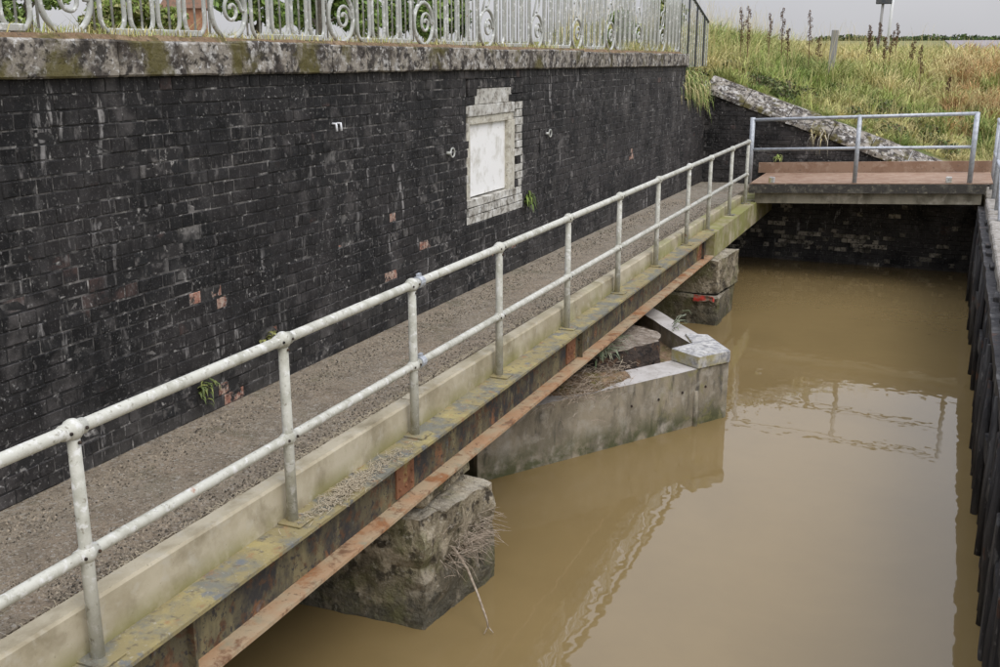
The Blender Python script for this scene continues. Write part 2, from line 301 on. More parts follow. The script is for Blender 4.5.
# water
b = MB(); b.add([(-4.9, -8, ZW), (3, -8, ZW), (3, YF + .2, ZW), (-4.9, YF + .2, ZW)], [(0, 1, 2, 3)])
tag(b.build('water', M_water), kind='structure')
# path deck and the concrete strip at the wall foot
b = MB(); n = 300
for i in range(n + 1):
    y = -3 + (YF + 3.0) * i / n
    for x, dz in ((XW - .02, 0), (XW + .36 + .05 * mnoise.noise(Vector((0, y * .8, 3))), .003), (-4.1, .012), (-3.59 + .018 * mnoise.noise(Vector((2, y * 9, 1))), 0)): b.v.append((x, y, zp(y) + dz))
    b.v += [(-3.59, y, -.30), (XW - .02, y, -.30)]
for i in range(n):
    o0 = i * 6; o1 = o0 + 6
    for k in range(6):
        k2 = (k + 1) % 6; b.f.append((o0 + k, o0 + k2, o1 + k2, o1 + k)); b.m.append(1 if k == 0 else 0)
b.f += [(0, 1, 2, 3, 4, 5)[::-1], tuple(n * 6 + k for k in range(6))]; b.m += [0, 0]
tag(b.build('path', [M_path, M_path]), kind='structure')

# ------------------------------------------------------------ bricks
def brick_geo(Lx, H, D=.10, ch=.0045, jit=.0022, r=rnd):
    """brick in (u, v, n) coordinates: front face at n=0 towards +n, open back"""
    u, v = Lx / 2, H / 2
    def j(): return r.uniform(-jit, jit)
    o = [(-u, -v), (u, -v), (u, v), (-u, v)]
    i = [(-u + ch, -v + ch), (u - ch, -v + ch), (u - ch, v - ch), (-u + ch, v - ch)]
    vs = [(a, c, -D) for a, c in o] + [(a, c, -ch + j()) for a, c in o] + [(a + j(), c + j(), j()) for a, c in i] + [(j() * 4, j() * 2, j())]
    fs = [(k, (k + 1) % 4, 4 + (k + 1) % 4, 4 + k) for k in range(4)] + [(4 + k, 4 + (k + 1) % 4, 8 + (k + 1) % 4, 8 + k) for k in range(4)] + [(8 + k, 8 + (k + 1) % 4, 12) for k in range(4)]
    return vs, fs
def courses(u0, u1, v0, v1, pitch=.09, joint=.0075, keep=None, first=0):
    out = []; v = v0; k = first
    while v + pitch * .5 < v1:
        h = min(pitch, v1 - v); Ls = .235 if k % 2 == 0 else .1175
        u = u0 - (.0 if k % 2 == 0 else .06) - rnd.uniform(0, .02)
        while u < u1:
            Lb = Ls
            if rnd.random() < .08: Lb = .235 if Ls < .2 else .1175
            a, c = max(u, u0), min(u + Lb, u1)
            if c - a > .05 and (keep is None or keep((a + c) / 2, v + h / 2)): out.append(((a + c) / 2 + rnd.uniform(-.002, .002), v + h / 2 + rnd.uniform(-.002, .002), c - a - joint, h - joint - rnd.uniform(0, .004)))
            u += Lb
        v += pitch; k += 1
    return out
def joined_bricks(name, bricks, frame, m, parent, jit=.0035):
    """all the remaining bricks of a wall, real geometry, one mesh; frame(u,v,n)->xyz"""
    V = []; F4 = []; rv = []
    for (u, v, Lx, H) in bricks:
        vs, fs = brick_geo(Lx, H, jit=.0025); dn = rnd.uniform(-jit, jit); base = len(V); q = rnd.random()
        V += [frame(u + a, v + c, n + dn) for a, c, n in vs]
        for f in fs: F4.append([base + i for i in f] + ([base + f[-1]] if len(f) == 3 else [])); rv.append(q)
    b = bpy.data.meshes.new(name); b.from_pydata(V, [], [f[:3] if f[2] == f[3] else f for f in F4])
    a = b.attributes.new('rnd', 'FLOAT', 'FACE'); a.data.foreach_set('value', rv)
    b.materials.append(m); b.update()
    return tag(link(name, b, parent), kind='stuff')

wall = thing('retaining_wall', (XW, 10, zp(10)), 'long black tarred brick wall with lichened stone coping beside the path', 'wall')
WIN = (10.02, 11.60, .72, 2.25)     # blocked window zone in wall coordinates (u=Y, v above path)
def wkeep(u, v):
    if WIN[0] < u < WIN[1] and WIN[2] < v < WIN[3]:
        return False
    if u > YE and v > 1.72 - (u - YE) * .05: return False
    return True
BR = courses(3.0, YF, .0, WALL_H, keep=wkeep)
udir = Vector((0, 1, SLOPE)).normalized(); ndir = Vector((1, 0, 0)); vdir = ndir.cross(udir)
def wframe(u, v, n): p = Vector((XW, u, zp(u) + v)) + ndir * n; return p[:]
WROT = Matrix((udir, vdir, ndir)).transposed().to_4x4()      # local (u,v,n) -> world
# world spots of weathered and spalled bricks
RED = [(5.62, 1.06), (5.72, 1.06), (5.93, .95), (8.3, 1.24), (8.38, 1.15), (7.55, 1.13), (5.9, .30), (6.05, .27), (16.29, 1.15), (16.35, 1.06), (8.37, .68), (10.75, .45), (11.3, .50), (6.3, .62), (9.05, .85)]
GREY = [(9.16, 1.38), (9.2, 1.2), (8.5, 1.1), (9.4, .8), (9.8, .62), (10.05, .5), (10.3, .42), (10.2, .3), (11.0, .4), (11.9, .75), (12.3, .6), (12.4, 1.15), (13.2, .9), (13.4, .5), (14.2, .7), (14.7, 1.2), (15.4, .9), (5.3, .35), (6.8, .22), (7.2, .3), (5.4, 2.05), (7.5, 1.7), (5.2, 1.35), (8.9, .45), (15, 1.6), (12.7, 1.5)]
def kind_of(u, v):
    z = zp(u) + v
    for a, c in RED:
        if abs(u - a) < .11 and abs(z - c) < .05: return 'red'
    for a, c in GREY:
        if abs(u - a) < .2 and abs(z - c) < .09: return 'grey'
    return 'tar'
def near(bk):
    u, v = bk[0], bk[1]; return math.hypot(u, XW) + (100 if u < 3.95 else 0)
BR.sort(key=lambda q: near(q) + (0 if kind_of(q[0], q[1]) == 'tar' else -6))
single = BR[:300]; rest = BR[300:]
VAR = {}
def variant(kd, Lx, H):
    key = (kd, round(Lx / .02), rnd.randrange(4))
    if key not in VAR:
        vs, fs = brick_geo(Lx, H); VAR[key] = MB().add(vs, fs).mesh('brick', {'tar': M_brick, 'red': M_red_brick, 'grey': M_grey_brick, 'white': M_white_brick}[kd])
    return VAR[key]
for (u, v, Lx, H) in single:
    kd = kind_of(u, v); me = variant(kd, Lx, H)
    dn = rnd.uniform(-.004, .004) - (.003 if kd == 'red' else 0)
    link('brick', me, wall, Matrix.Translation(wframe(u, v, dn)) @ WROT)
joined_bricks('brick_courses', [q for q in rest if kind_of(q[0], q[1]) == 'tar'], wframe, M_brick, wall)
for kd, m in (('red', M_red_brick), ('grey', M_grey_brick)):
    q2 = [q for q in rest if kind_of(q[0], q[1]) == kd]
    if q2: joined_bricks('worn_bricks', q2, wframe, m, wall)
# mortar body behind the bricks, with the window opening left free, and the footing down into the water
b = MB()
def wbox(u0, u1, v0, v1, n0, n1):
    c = [wframe(u, v, n) for u in (u0, u1) for v in (v0, v1) for n in (n0, n1)]
    b.add(c, [(0, 1, 3, 2), (4, 6, 7, 5), (0, 4, 5, 1), (2, 3, 7, 6), (0, 2, 6, 4), (1, 5, 7, 3)])
wbox(2.5, WIN[0], -2.2, WALL_H, -.5, -.0045); wbox(WIN[1], YE, -2.2, WALL_H, -.5, -.0045)
wbox(WIN[0], WIN[1], -2.2, WIN[2], -.499, -.0045); wbox(WIN[0], WIN[1], WIN[3], WALL_H, -.499, -.0045)
wbox(YE, YF, -2.2, 1.70, -.5, -.0045)
b.build('mortar_body', M_mortar, wall)
# coping stones
y = 2.6; k = 0
while y < YE - .2:
    Ls = rnd.uniform(.95, 1.25); y1 = min(YE, y + Ls)
    if YE - y1 < .5: y1 = YE
    bb = MB().box(-.46, .055, -(y1 - y) / 2 + .006, (y1 - y) / 2 - .006, 0, .215 + rnd.uniform(-.012, .012), ch=.012); me = bb.mesh('coping_stone', M_coping)
    rough_mesh(me, .006, 5, k, 5); rough_mesh(me, .004, 17, k)
    yc = (y + y1) / 2
    link('coping_stone', me, wall, Matrix.Translation((XW + rnd.uniform(-.008, .008), yc, zp(yc) + WALL_H)) @ Matrix.Rotation(math.atan(SLOPE) + rnd.uniform(-.004, .004), 4, 'X'))
    y = y1; k += 1

# ------------------------------------------------------------ blocked window
win = thing('blocked_window', (XW, 10.8, zp(10.8) + .5), 'white blocked up window set into the black brick wall', 'window')
def wpart(name, u0, u1, v0, v1, n0, n1, m, ch=.006, amp=.004, par=None):
    c = wframe((u0 + u1) / 2, (v0 + v1) / 2, (n0 + n1) / 2)
    me = MB().box(-(u1 - u0) / 2, (u1 - u0) / 2, -(v1 - v0) / 2, (v1 - v0) / 2, -(n1 - n0) / 2, (n1 - n0) / 2, ch=ch).mesh(name, m)
    if amp: rough_mesh(me, amp, 7, rnd.random() * 9, 3)
    return link(name, me, par or win, Matrix.Translation(c) @ WROT)
wpart('panel', 10.12, 11.20, 1.00, 1.78, -.25, -.06, M_white, amp=.002)
wpart('lintel', 10.10, 11.36, 1.775, 1.86, -.3, -.020, M_cream)
wpart('surround', 10.04, 10.125, .98, 1.775, -.3, -.004, M_cream)
wpart('surround', 11.195, 11.37, .98, 1.775, -.3, -.006, M_cream)
wpart('render_patch', 10.08, 11.36, 1.862, 1.98, -.3, -.004, M_white_brick, amp=.005)
wpart('render_patch', 10.24, 11.27, 1.982, 2.145, -.3, -.006, M_white_brick, amp=.005)
for (u, v, Lx, H) in courses(WIN[0], WIN[1], WIN[2], WIN[3], keep=lambda u, v: not (10.05 < u < 11.36 and .98 < v < 1.98) and not (10.22 < u < 11.28 and v > 1.9) and not v > 2.15):
    inside = (u > 11.30 and .8 < v < 1.95 and rnd.random() < .8) or (v < 1.0) or (u < 10.09 and .8 < v < 1.95 and rnd.random() < .6)
    me = variant('white' if inside else 'tar', Lx, H)
    link('brick', me, win, Matrix.Translation(wframe(u, v, rnd.uniform(-.003, .004))) @ WROT)
for i in range(12):   # soldier headers above the render
    wpart('header_brick', 10.08 + i * .126, 10.197 + i * .126, 2.152, 2.242, -.1, .002, M_grey_brick if 1 < i < 10 else M_brick, amp=.0)
wpart('mortar_backing', WIN[0] + .002, WIN[1] - .002, WIN[2] + .002, WIN[3] - .002, -.45, -.28, M_mortar, amp=0)

# wall fixings
def ring_fixing(yz, label):
    y, z = yz; t = thing('wall_ring', (XW, y, z), label, 'iron ring', 'white iron rings on the brick wall')
    a = [(XW + .03, y + .045 * math.cos(q), z + .045 * math.sin(q)) for q in np.linspace(0, 2 * math.pi, 20)]
    MB().tube(a, .009, 8, cap=False).build('ring', M_iron, t, True)
    MB().tube([(XW - .02, y - .07, z), (XW + .035, y - .07, z)], .016, 8).tube([(XW + .03, y - .07, z), (XW + .03, y - .04, z)], .009, 6).build('bolt', M_iron, t, True)
ring_fixing((9.62, 1.71), 'small white iron ring on black bricks left of the blocked window')
ring_fixing((12.45, 1.71), 'small white iron ring on black bricks right of the blocked window')
t = thing('wall_hook', (XW, 7.46, 2.1), 'pair of small white hooks high on the black bricks', 'hook')
for dy in (-.035, .035): MB().tube([(XW - .02, 7.46 + dy, 2.13), (XW + .035, 7.46 + dy, 2.13), (XW + .04, 7.46 + dy, 2.07)], .010, 8).build('hook', M_pole, t, True)
t = thing('wall_bracket', (XW, 12.15, 1.6), 'thin rusty iron strap on the bricks beside the right ring', 'bracket')
MB().box(XW - .01, XW + .012, 12.14, 12.165, 1.48, 1.78).build('strap', M_grey_brick, t)

# ------------------------------------------------------------ ornate railing on top of the coping
XR = -4.93
def zr(y): return zp(y) + WALL_H + .245          # foot of the railing
rail = thing('ornate_railing', (XR, 11, zr(11)), 'white painted ornate iron railing with scroll rings on top of the brick wall', 'railing')
def arc(cy, cz, r, a0, a1, n=18): return [(0, cy + r * math.cos(a), cz + r * math.sin(a)) for a in np.linspace(a0, a1, n)]
PI = math.pi
me_ring = MB().tube(arc(0, .205, .20, 0, 2 * PI, 36), .019, 8, cap=False).mesh('ring', M_iron, True)
sp = [(0, .04 + (.112 - .0095 * a) * math.cos(a) , .205 + (.112 - .0095 * a) * math.sin(a)) for a in np.linspace(0, 9.2, 40)]
me_spiral = MB().tube([(0, .198, .205)] + sp, .014, 7).mesh('scroll', M_iron, True)
sc2 = [(0, -.02 + .11 * math.cos(a), .56 + .13 * math.sin(a)) for a in np.linspace(-PI / 2, PI * .9, 18)]
me_s = MB().tube([(0, .15, .335), (0, .07, .40)] + sc2, .012, 7).tube([(0, -.13, .355), (0, .0, .60), (0, .12, .82), (0, .08, .96), (0, -.04, .97), (0, -.08, .87)], .012, 7).mesh('scroll', M_iron, True)
HU = 1.12
w = .105
U = [(0, -w, HU)] + [(0, -w, z) for z in (.8, .4, .13)] + [(0, w * math.cos(a), .115 + w * math.sin(a)) for a in np.linspace(PI, 2 * PI, 9)] + [(0, w, z) for z in (.13, .4, .8)] + [(0, w, HU)]
me_u = MB().tube(U, .0155, 7).mesh('baluster_loop', M_iron, True)
me_bar = MB().tube([(0, 0, .03), (0, 0, HU)], .008, 7).mesh('baluster', M_iron, True)
me_bot = MB().box(-.022, .022, -.44, .44, .005, .05, ch=.006).mesh('bottom_rail', M_iron)
YR0 = 3.40
for k in range(-1, 11):
    yc = YR0 + 1.553 * k
    if yc > YE: break
    T = lambda y: Matrix.Translation((XR, y, zr(y)))
    link('ring', me_ring, rail, T(yc)); link('scroll', me_spiral, rail, T(yc)); link('scroll', me_s, rail, T(yc))
    for s in (-1, 1): link('baluster', me_bar, rail, T(yc + s * .22))
    for j in range(4): link('baluster_loop', me_u, rail, T(yc + .38 + j * .265))
    for j in range(4): link('baluster', me_bar, rail, T(yc + .38 + j * .265))
    link('bottom_rail', me_bot, rail, Matrix.Translation((XR, yc + .777, zr(yc + .777))))
yt = [-1, YE + .4]; b = MB()
b.add([(XR + sx * .03, yy, zr(yy) + HU + dz) for yy in yt for sx, dz in ((-1, 0), (1, 0), (1, .05), (-1, .05))], [(0, 1, 2, 3)[::-1], (4, 5, 6, 7), (0, 1, 5, 4), (1, 2, 6, 5), (2, 3, 7, 6), (3, 0, 4, 7)])
b.build('top_rail', M_iron, rail)
b = MB(); b.tube([(XR, YE + .4, zr(YE) + HU + .03), (XR, 20.9, 3.80), (XR, 22.7, 3.30)], .03, 6); b.build('end_rail', M_dark_iron, rail)
for i in range(15):
    yy = 20.25 + i * .175; zt = 3.80 + (zr(YE) + HU - 3.80) * max(0, (20.9 - yy) / .75) if yy < 20.9 else 3.80 - (yy - 20.9) / 1.8 * .5
    zb = 2.40
    MB().tube([(XR, yy, zb), (XR, yy, zt)], .012 if i % 4 else .02, 6).build('end_baluster', M_iron if i % 4 else M_dark_iron, rail)

# soil ledge on the coping under the railing
b = MB(); nx = 150; n0 = 0
for i in range(nx + 1):
    y = 2.6 + (YE - 2.6) * i / nx; jz = .045 + .018 * mnoise.noise(Vector((1, y * 4, 0))); e = XW - .075 + .03 * mnoise.noise(Vector((5, y * 2.5, 2)))
    zc = zp(y) + WALL_H + .203
    b.v += [(e, y, zc - .01), (e - .05, y, zc + jz), (XW - .5, y, zc + jz + .005), (XW - .5, y, zc - .25)]
for i in range(nx):
    for k in range(3): b.f.append((i * 4 + k, i * 4 + k + 1, i * 4 + 5 + k, i * 4 + 4 + k)); b.m.append(0)
tag(b.build('soil_ledge', M_soil), kind='structure')

# ------------------------------------------------------------ girder, kerb and handrail of the walkway
gd = thing('steel_girder', (-3.33, 9, -.38), 'rusty steel girder carrying the walkway above the water', 'girder')
Y0, Y1 = 1.0, 15.95
def tilted(name, x0, x1, z0, z1, m, y0=Y0, y1=Y1, par=None, amp=.0025, nseg=70):
    b = MB()
    for i in range(nseg + 1):
        y = y0 + (y1 - y0) * i / nseg
        for x, z in ((x0, z0), (x1, z0), (x1, z1), (x0, z1)):
            q = mnoise.noise_vector(Vector((x * 3, y * 2.3, z * 3 + x0))) * amp; b.v.append((x + q.x, y, z + q.z))
    for i in range(nseg):
        for k in range(4): b.f.append((i * 4 + k, i * 4 + (k + 1) % 4, i * 4 + 4 + (k + 1) % 4, i * 4 + 4 + k)); b.m.append(0)
    b.f += [(3, 2, 1, 0), tuple(nseg * 4 + k for k in range(4))]; b.m += [0, 0]
    return b.build(name, m, par)
tilted('top_flange', -3.50, -3.20, -.022, 0, M_topfl, par=gd)
tilted('web', -3.35, -3.325, -.36, -.0225, M_web, par=gd)
tilted('bottom_flange', -3.48, -3.195, -.385, -.36, M_botfl, par=gd)
for yy in (3.72, 9.85, 15.6):
    MB().box(-3.325, -3.275, yy - .008, yy + .008, -.359, -.023).build('stiffener', M_web, gd)
for yy in (6.05, 9.6, 15.45):
    p = MB().box(-3.325, -3.312, yy - .13, yy + .13, -.34, -.04).build('splice_plate', M_rust, gd)
    for a in (-.09, 0, .09):
        for z in (-.28, -.19, -.10): MB().ball((-3.311, yy + a, z), .014, 8, 4).build('bolt', M_rust, p, True)
kerb = thing('concrete_kerb', (-3.5, 9, 0), 'pale stained concrete kerb along the outer edge of the walkway', 'kerb')
js = [1.0, 1.95, 6.42, 10.95, 15.4, 19.55]
for i in range(len(js) - 1):
    y0, y1 = js[i] + .006, js[i + 1] - .006; b = MB(); n = 24
    for k in range(n + 1):
        y = y0 + (y1 - y0) * k / n; zt = zp(y) + .02 + .004 * mnoise.noise(Vector((i, y * 3, 0))); q = .004 * mnoise.noise(Vector((3, y * 2, i)))
        b.v += [(-3.545, y, -.005 if y < Y1 else -.3), (-3.425 + q, y, -.0 if y < Y1 else -.3), (-3.437 + q, y, zt - .014), (-3.45 + q, y, zt), (-3.545, y, zt + .003)]
    for k in range(n):
        for e in range(5): b.f.append((k * 5 + e, k * 5 + (e + 1) % 5, k * 5 + 5 + (e + 1) % 5, k * 5 + 5 + e)); b.m.append(0)
    b.f += [(4, 3, 2, 1, 0), tuple(n * 5 + e for e in range(5))]; b.m += [0, 0]
    b.build('kerb_block', M_concrete, kerb)
MB().add([(x, y, zp(y) - .045) for y in (1.0, 19.5) for x in (-3.62, -3.54)], [(0, 1, 3, 2)]).build('joint_filler', M_logside, kerb)
XP = -3.367
hr = thing('walkway_handrail', (XP, 10, 0), 'pale painted tubular handrail with ball joints along the walkway over the water', 'handrail')
py = [.02, 1.6, 3.17, 4.745, 6.31, 7.87, 9.60, 11.34, 13.05, 14.75, 16.2, 17.9, 19.40]
RT, RM = 1.12, .53
MB().tube([(XP, y, RT) for y in (-1, 3.17, 6.31, 11.3, 19.40)], .031, 14).build('top_rail', M_rail, hr, True)
MB().tube([(XP, y, RM) for y in (-1, 3.17, 6.31, 11.3, 19.40)], .029, 14).build('middle_rail', M_rail, hr, True)
me_post = MB().tube([(0, 0, .012), (0, 0, .5), (0, 0, 1.10)], [.033, .031, .029], 12).mesh('post', M_rail, True)
me_ballT = MB().ball((0, 0, RT), .050, sc=(1, 1, 1)).tube([(0, -.062, RT), (0, .062, RT)], .037, 12).tube([(.03, -.045, RT), (.044, -.045, RT)], .008, 6, 1).tube([(.03, .045, RT), (.044, .045, RT)], .008, 6, 1).tube([(.03, 0, RT - .055), (.040, 0, RT - .055)], .008, 6, 1).mesh('ball_joint', [M_rail, M_logside], True)
me_ballM = MB().ball((0, 0, RM), .046).tube([(0, -.055, RM), (0, .055, RM)], .035, 12).tube([(.03, -.042, RM), (.042, -.042, RM)], .008, 6, 1).tube([(.03, .042, RM), (.042, .042, RM)], .008, 6, 1).mesh('ball_joint', [M_rail, M_logside], True)
me_base = MB().box(-.06, .10, -.075, .075, .001, .013, ch=.003).mesh('base_plate', M_topfl)
for i, y in enumerate(py):
    if y > Y1: T = Matrix.Translation((XP, y, -.01))
    else: T = Matrix.Translation((XP, y, 0))
    p = link('post', me_post, hr, T); p.matrix_parent_inverse = INV(hr)
    def sub(nm, me):
        o = bpy.data.objects.new(nm, me); COL.objects.link(o); o.parent = p
    sub('ball_joint', me_ballT); sub('ball_joint', me_ballM); sub('base_plate', me_base)
b = MB()
for z, r in ((RT, .043), (RM, .042)): b.tube([(XP, 6.39, z), (XP, 6.45, z)], r, 12).box(XP - .012, XP + .012, 6.40, 6.44, z + .03, z + .062)
b.build('clamp', M_galv, hr)
# concrete landing beyond the girder
b = MB().box(-4.62, -3.20, Y1 + .02, YF - .01, -.40, -.012); me = b.mesh('landing_slab', M_concrete); rough_mesh(me, .006, 3, 2, 5)
tag(link('landing_slab', me), 'mossy concrete landing block between the girder end and the far footbridge', 'landing')

# ------------------------------------------------------------ piers
def pier(name, poly, ztop_fn, label, seed, joint=None):
    b = MB(); n = len(poly)
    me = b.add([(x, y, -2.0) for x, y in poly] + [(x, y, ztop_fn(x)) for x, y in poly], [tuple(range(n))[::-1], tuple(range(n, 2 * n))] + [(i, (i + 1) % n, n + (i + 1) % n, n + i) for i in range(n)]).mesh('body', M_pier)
    rough_mesh(me, .03, 2.2, seed, 17); rough_mesh(me, .016, 8, seed + 3); rough_mesh(me, .008, 22, seed + 5)
    return me
p1 = thing('concrete_pier', (-3.8, 6.6, -1.42), 'big weathered concrete pier under the near half of the girder', 'pier')
me = pier('p', [(-4.66, 6.0), (-3.19, 6.08), (-3.05, 7.02), (-4.66, 7.1)], lambda x: -.36 if x < -3.6 else -.575, '', 1)
bm = bmesh.new(); bm.from_mesh(me)
for v in bm.verts:      # worn horizontal bed joint and chipped corner
    c = v.co; k = math.exp(-((c.z + 1.0 + .04 * math.sin(c.y * 5)) / .03) ** 2)
    if c.x > -3.5: c.x -= .05 * k; c.y += .03 * k * (1 if c.y < 6.5 else -1)
    if c.x > -3.3 and c.y < 6.3 and c.z > -.75: c.x -= .06 * (c.z + .75) / .2; c.y += .05 * (c.z + .75) / .2
bm.to_mesh(me); bm.free()
link('body', me, p1)
me = MB().box(-4.5, -3.25, 6.13, 7.0, -2.0, -1.30, ch=.03).mesh('footing', M_pier); rough_mesh(me, .03, 2.5, 5, 7); link('footing', me, p1)
me = MB().box(-3.52, -3.24, 6.16, 6.98, -.52, -.387, ch=.03).mesh('bearing_pad', M_pier); rough_mesh(me, .02, 4, 3, 5); link('bearing_pad', me, p1)
p2 = thing('concrete_pier', (-3.8, 16.6, -1.42), 'small weathered concrete pier with red paint below the girder end', 'pier')
me = pier('p', [(-4.6, 15.75), (-3.10, 15.85), (-2.98, 16.95), (-4.6, 17.0)], lambda x: -.42, '', 2); 
bm = bmesh.new(); bm.from_mesh(me)
for v in bm.verts:
    v.co.z = max(v.co.z, -.95) if v.co.z > -1.5 else -.95
bm.to_mesh(me); bm.free(); link('upper_block', me, p2)
me = MB().box(-4.6, -3.04, 15.72, 17.0, -2.0, -.97, ch=.03).mesh('lower_block', M_pier); rough_mesh(me, .03, 2.5, 8, 7); link('lower_block', me, p2)
me = MB().box(-3.42, -3.10, 15.66, 15.70, -1.04, -.95).mesh('red_mark', M_red); rough_mesh(me, .03, 7, 3, 4); link('red_mark', me, p2)

# ------------------------------------------------------------ pointed cutwater between the piers
fd = thing('cutwater', (-3.2, 11.3, ZW), 'pointed concrete cutwater with pale capped tip standing in the water', 'cutwater')
A = Vector((-3.95, 8.68)); T_ = Vector((-2.08, 11.58)); C = Vector((-3.75, 13.75))
def leg(P, Q, wd, z0, z1, name, mtop, side, ext=0):
    d = (Q - P).normalized(); nrm = Vector((-d.y, d.x)) * side
    b = MB(); n = 12
    for i in range(n + 1):
        p = P + (Q - P) * i / n
        for o in (0, wd): q = p + nrm * o; b.v += [(q.x, q.y, z0), (q.x, q.y, z1)]
    for i in range(n):
        k = i * 4; m = k + 4
        b.f += [(k, m, m + 1, k + 1), (k + 1, m + 1, m + 3, k + 3), (k + 3, m + 3, m + 2, k + 2), (k, k + 2, m + 2, m)]; b.m += [0, 1, 0, 0]
    b.f += [(0, 1, 3, 2), (n * 4, n * 4 + 2, n * 4 + 3, n * 4 + 1)]; b.m += [0, 0]
    me = b.mesh(name, [M_fender, mtop])
    bm = bmesh.new(); bm.from_mesh(me); bmesh.ops.recalc_face_normals(bm, faces=bm.faces[:]); bm.to_mesh(me); bm.free()
    rough_mesh(me, .006, 3, side + 2, 0); return link(name, me, fd)
leg(A, T_, .42, -2.0, -.75, 'near_beam', M_fender_top, 1)
leg(C, T_ + Vector((-.02, .02)), .26, -2.0, -.64, 'far_beam', M_fender_top, -1)
d1 = (T_ - A).normalized(); d2 = (T_ - C).normalized()
caps = [[T_ + Vector((.015, -.03)), T_ - d1 * .50 + Vector((.012, -.012)), T_ - d1 * .50 + Vector((-.36, .22)), T_ + Vector((-.46, .12)), T_ + Vector((-.02, .01))],
        [T_ + Vector((.015, .0)), T_ + Vector((-.46, .15)), T_ - d2 * .85 + Vector((-.13, -.12)), T_ - d2 * .72 + Vector((.06, .03))]]
for i, cp in enumerate(caps):
    cx = sum((q for q in cp), Vector((0, 0))) / len(cp)
    me = MB().prism([(q.x, q.y) for q in cp], -.745, -.60 - .01 * i).mesh('cap_stone', M_cap)
    bm = bmesh.new(); bm.from_mesh(me); bmesh.ops.recalc_face_normals(bm, faces=bm.faces[:]); bmesh.ops.bevel(bm, geom=bm.edges[:], offset=.008, segments=1, affect='EDGES'); bm.to_mesh(me); bm.free()
    link('cap_stone', me, fd)
me = MB().prism([(-3.9, 9.35), (-2.75, 11.2), (-2.55, 11.75), (-3.6, 13.2), (-4.2, 13.0), (-4.3, 9.4)], -1.9, -.86).mesh('fill', M_soil); rough_mesh(me, .04, 2, 1, 5); link('fill', me, fd)
for y, z in ((10.35, -1.0), (10.68, -1.0), (10.98, -.985), (11.28, -.98)):
    p = A + d1 * ((y - A.y) / d1.y); MB().ball((p.x + .0, p.y, z), .016, 8, 5).build('bolt', M_logside, fd, True)
MB().tube([(T_.x - .27, T_.y - .43, -1.7), (T_.x - .27, T_.y - .43, -1.0)], .03, 8).build('guide_pipe', M_fender, fd, True)
lg = thing('driftwood_slab', (-3.3, 11.4, -.86), 'broken driftwood slab lying inside the pointed cutwater', 'driftwood')
b = MB(); b.prism([(-3.80, 10.5), (-3.32, 10.55), (-2.86, 11.45), (-2.95, 11.75), (-3.5, 12.3), (-4.0, 12.2)], -.9, -.55)
me = b.mesh('slab', [M_log, M_logside]); 
bm = bmesh.new(); bm.from_mesh(me); bmesh.ops.recalc_face_normals(bm, faces=bm.faces[:]); bmesh.ops.subdivide_edges(bm, edges=bm.edges[:], cuts=6, use_grid_fill=True)
for f in bm.faces: f.material_index = 0 if f.normal.z > .5 else 1  # upward faces take the paler wood, all other faces the dark one
for v in bm.verts: v.co += mnoise.noise_vector(v.co * 4) * .05 + mnoise.noise_vector(v.co * 12) * .02
bm.to_mesh(me); bm.free(); link('slab', me, lg)

# ------------------------------------------------------------ far footbridge
YB = 19.62
def zb(x): return .30 + (x + 3.3) * .047
br = thing('footbridge', (-1.4, 20.5, .3), 'concrete footbridge with brown deck crossing the far end of the channel', 'footbridge')
def slab(name, x0, x1, y0, y1, z0, z1, m, par, amp=.004, n=16):
    b = MB()
    for i in range(n + 1):
        x = x0 + (x1 - x0) * i / n; o = zb(x) - .30
        q = [mnoise.noise(Vector((x * 3, k * 5., z0 * 9))) * amp for k in range(4)]
        b.v += [(x, y0, z0 + o + q[0]), (x, y1, z0 + o), (x, y1, z1 + o), (x, y0, z1 + o + q[3])]
    for i in range(n):
        for k in range(4): b.f.append((i * 4 + k, i * 4 + (k + 1) % 4, i * 4 + 4 + (k + 1) % 4, i * 4 + 4 + k)); b.m.append(0)
    b.f += [(3, 2, 1, 0), tuple(n * 4 + k for k in range(4))]; b.m += [0, 0]
    me = b.mesh(name, m); bm = bmesh.new(); bm.from_mesh(me); bmesh.ops.recalc_face_normals(bm, faces=bm.faces[:]); bm.to_mesh(me); bm.free(); return link(name, me, par)
slab('beam', -3.24, .60, YB + .05, YB + .40, -.03, .165, M_beam, br)
slab('edge_slab', -3.34, .66, YB - .03, YB + .45, .168, .325, M_lip, br, .01)
slab('deck', -3.34, .75, YB + .0, YF - .12, .328, .345, M_deck, br)
slab('deck_slab', -3.24, .6, YB + .452, YF - .02, .05, .326, M_beam, br)
slab('toe_board', -3.50, .78, YF - .115, YF - .06, .346, .55, M_deck, br)
for x in (-2.95, .05): MB().box(x - .05, x + .05, YB + .02, YB + .12, zb(x) + .04, zb(x) + .15, ch=.012).build('bracket', M_cap, br)
fr = thing('footbridge_railing', (-1.4, YB, .33), 'grey galvanised railing along the near edge of the far footbridge', 'railing')
MB().tube([(-3.36, YB + .05, 1.49), (.40, YB + .05, 1.69)], .03, 12).build('top_rail', M_galv, fr, True)
MB().tube([(-3.34, YB + .05, .955), (.36, YB + .05, 1.13)], .027, 12).build('middle_rail', M_galv, fr, True)
for x, r in ((-3.36, .045), (-1.5, .04), (.38, .045)):
    z0 = zb(x) + .047
    p = MB().tube([(x, YB + .05, z0), (x, YB + .05, z0 + 1.19 + (.0 if x > -3 else .0))], r, 10).build('post', M_galv, fr, True)
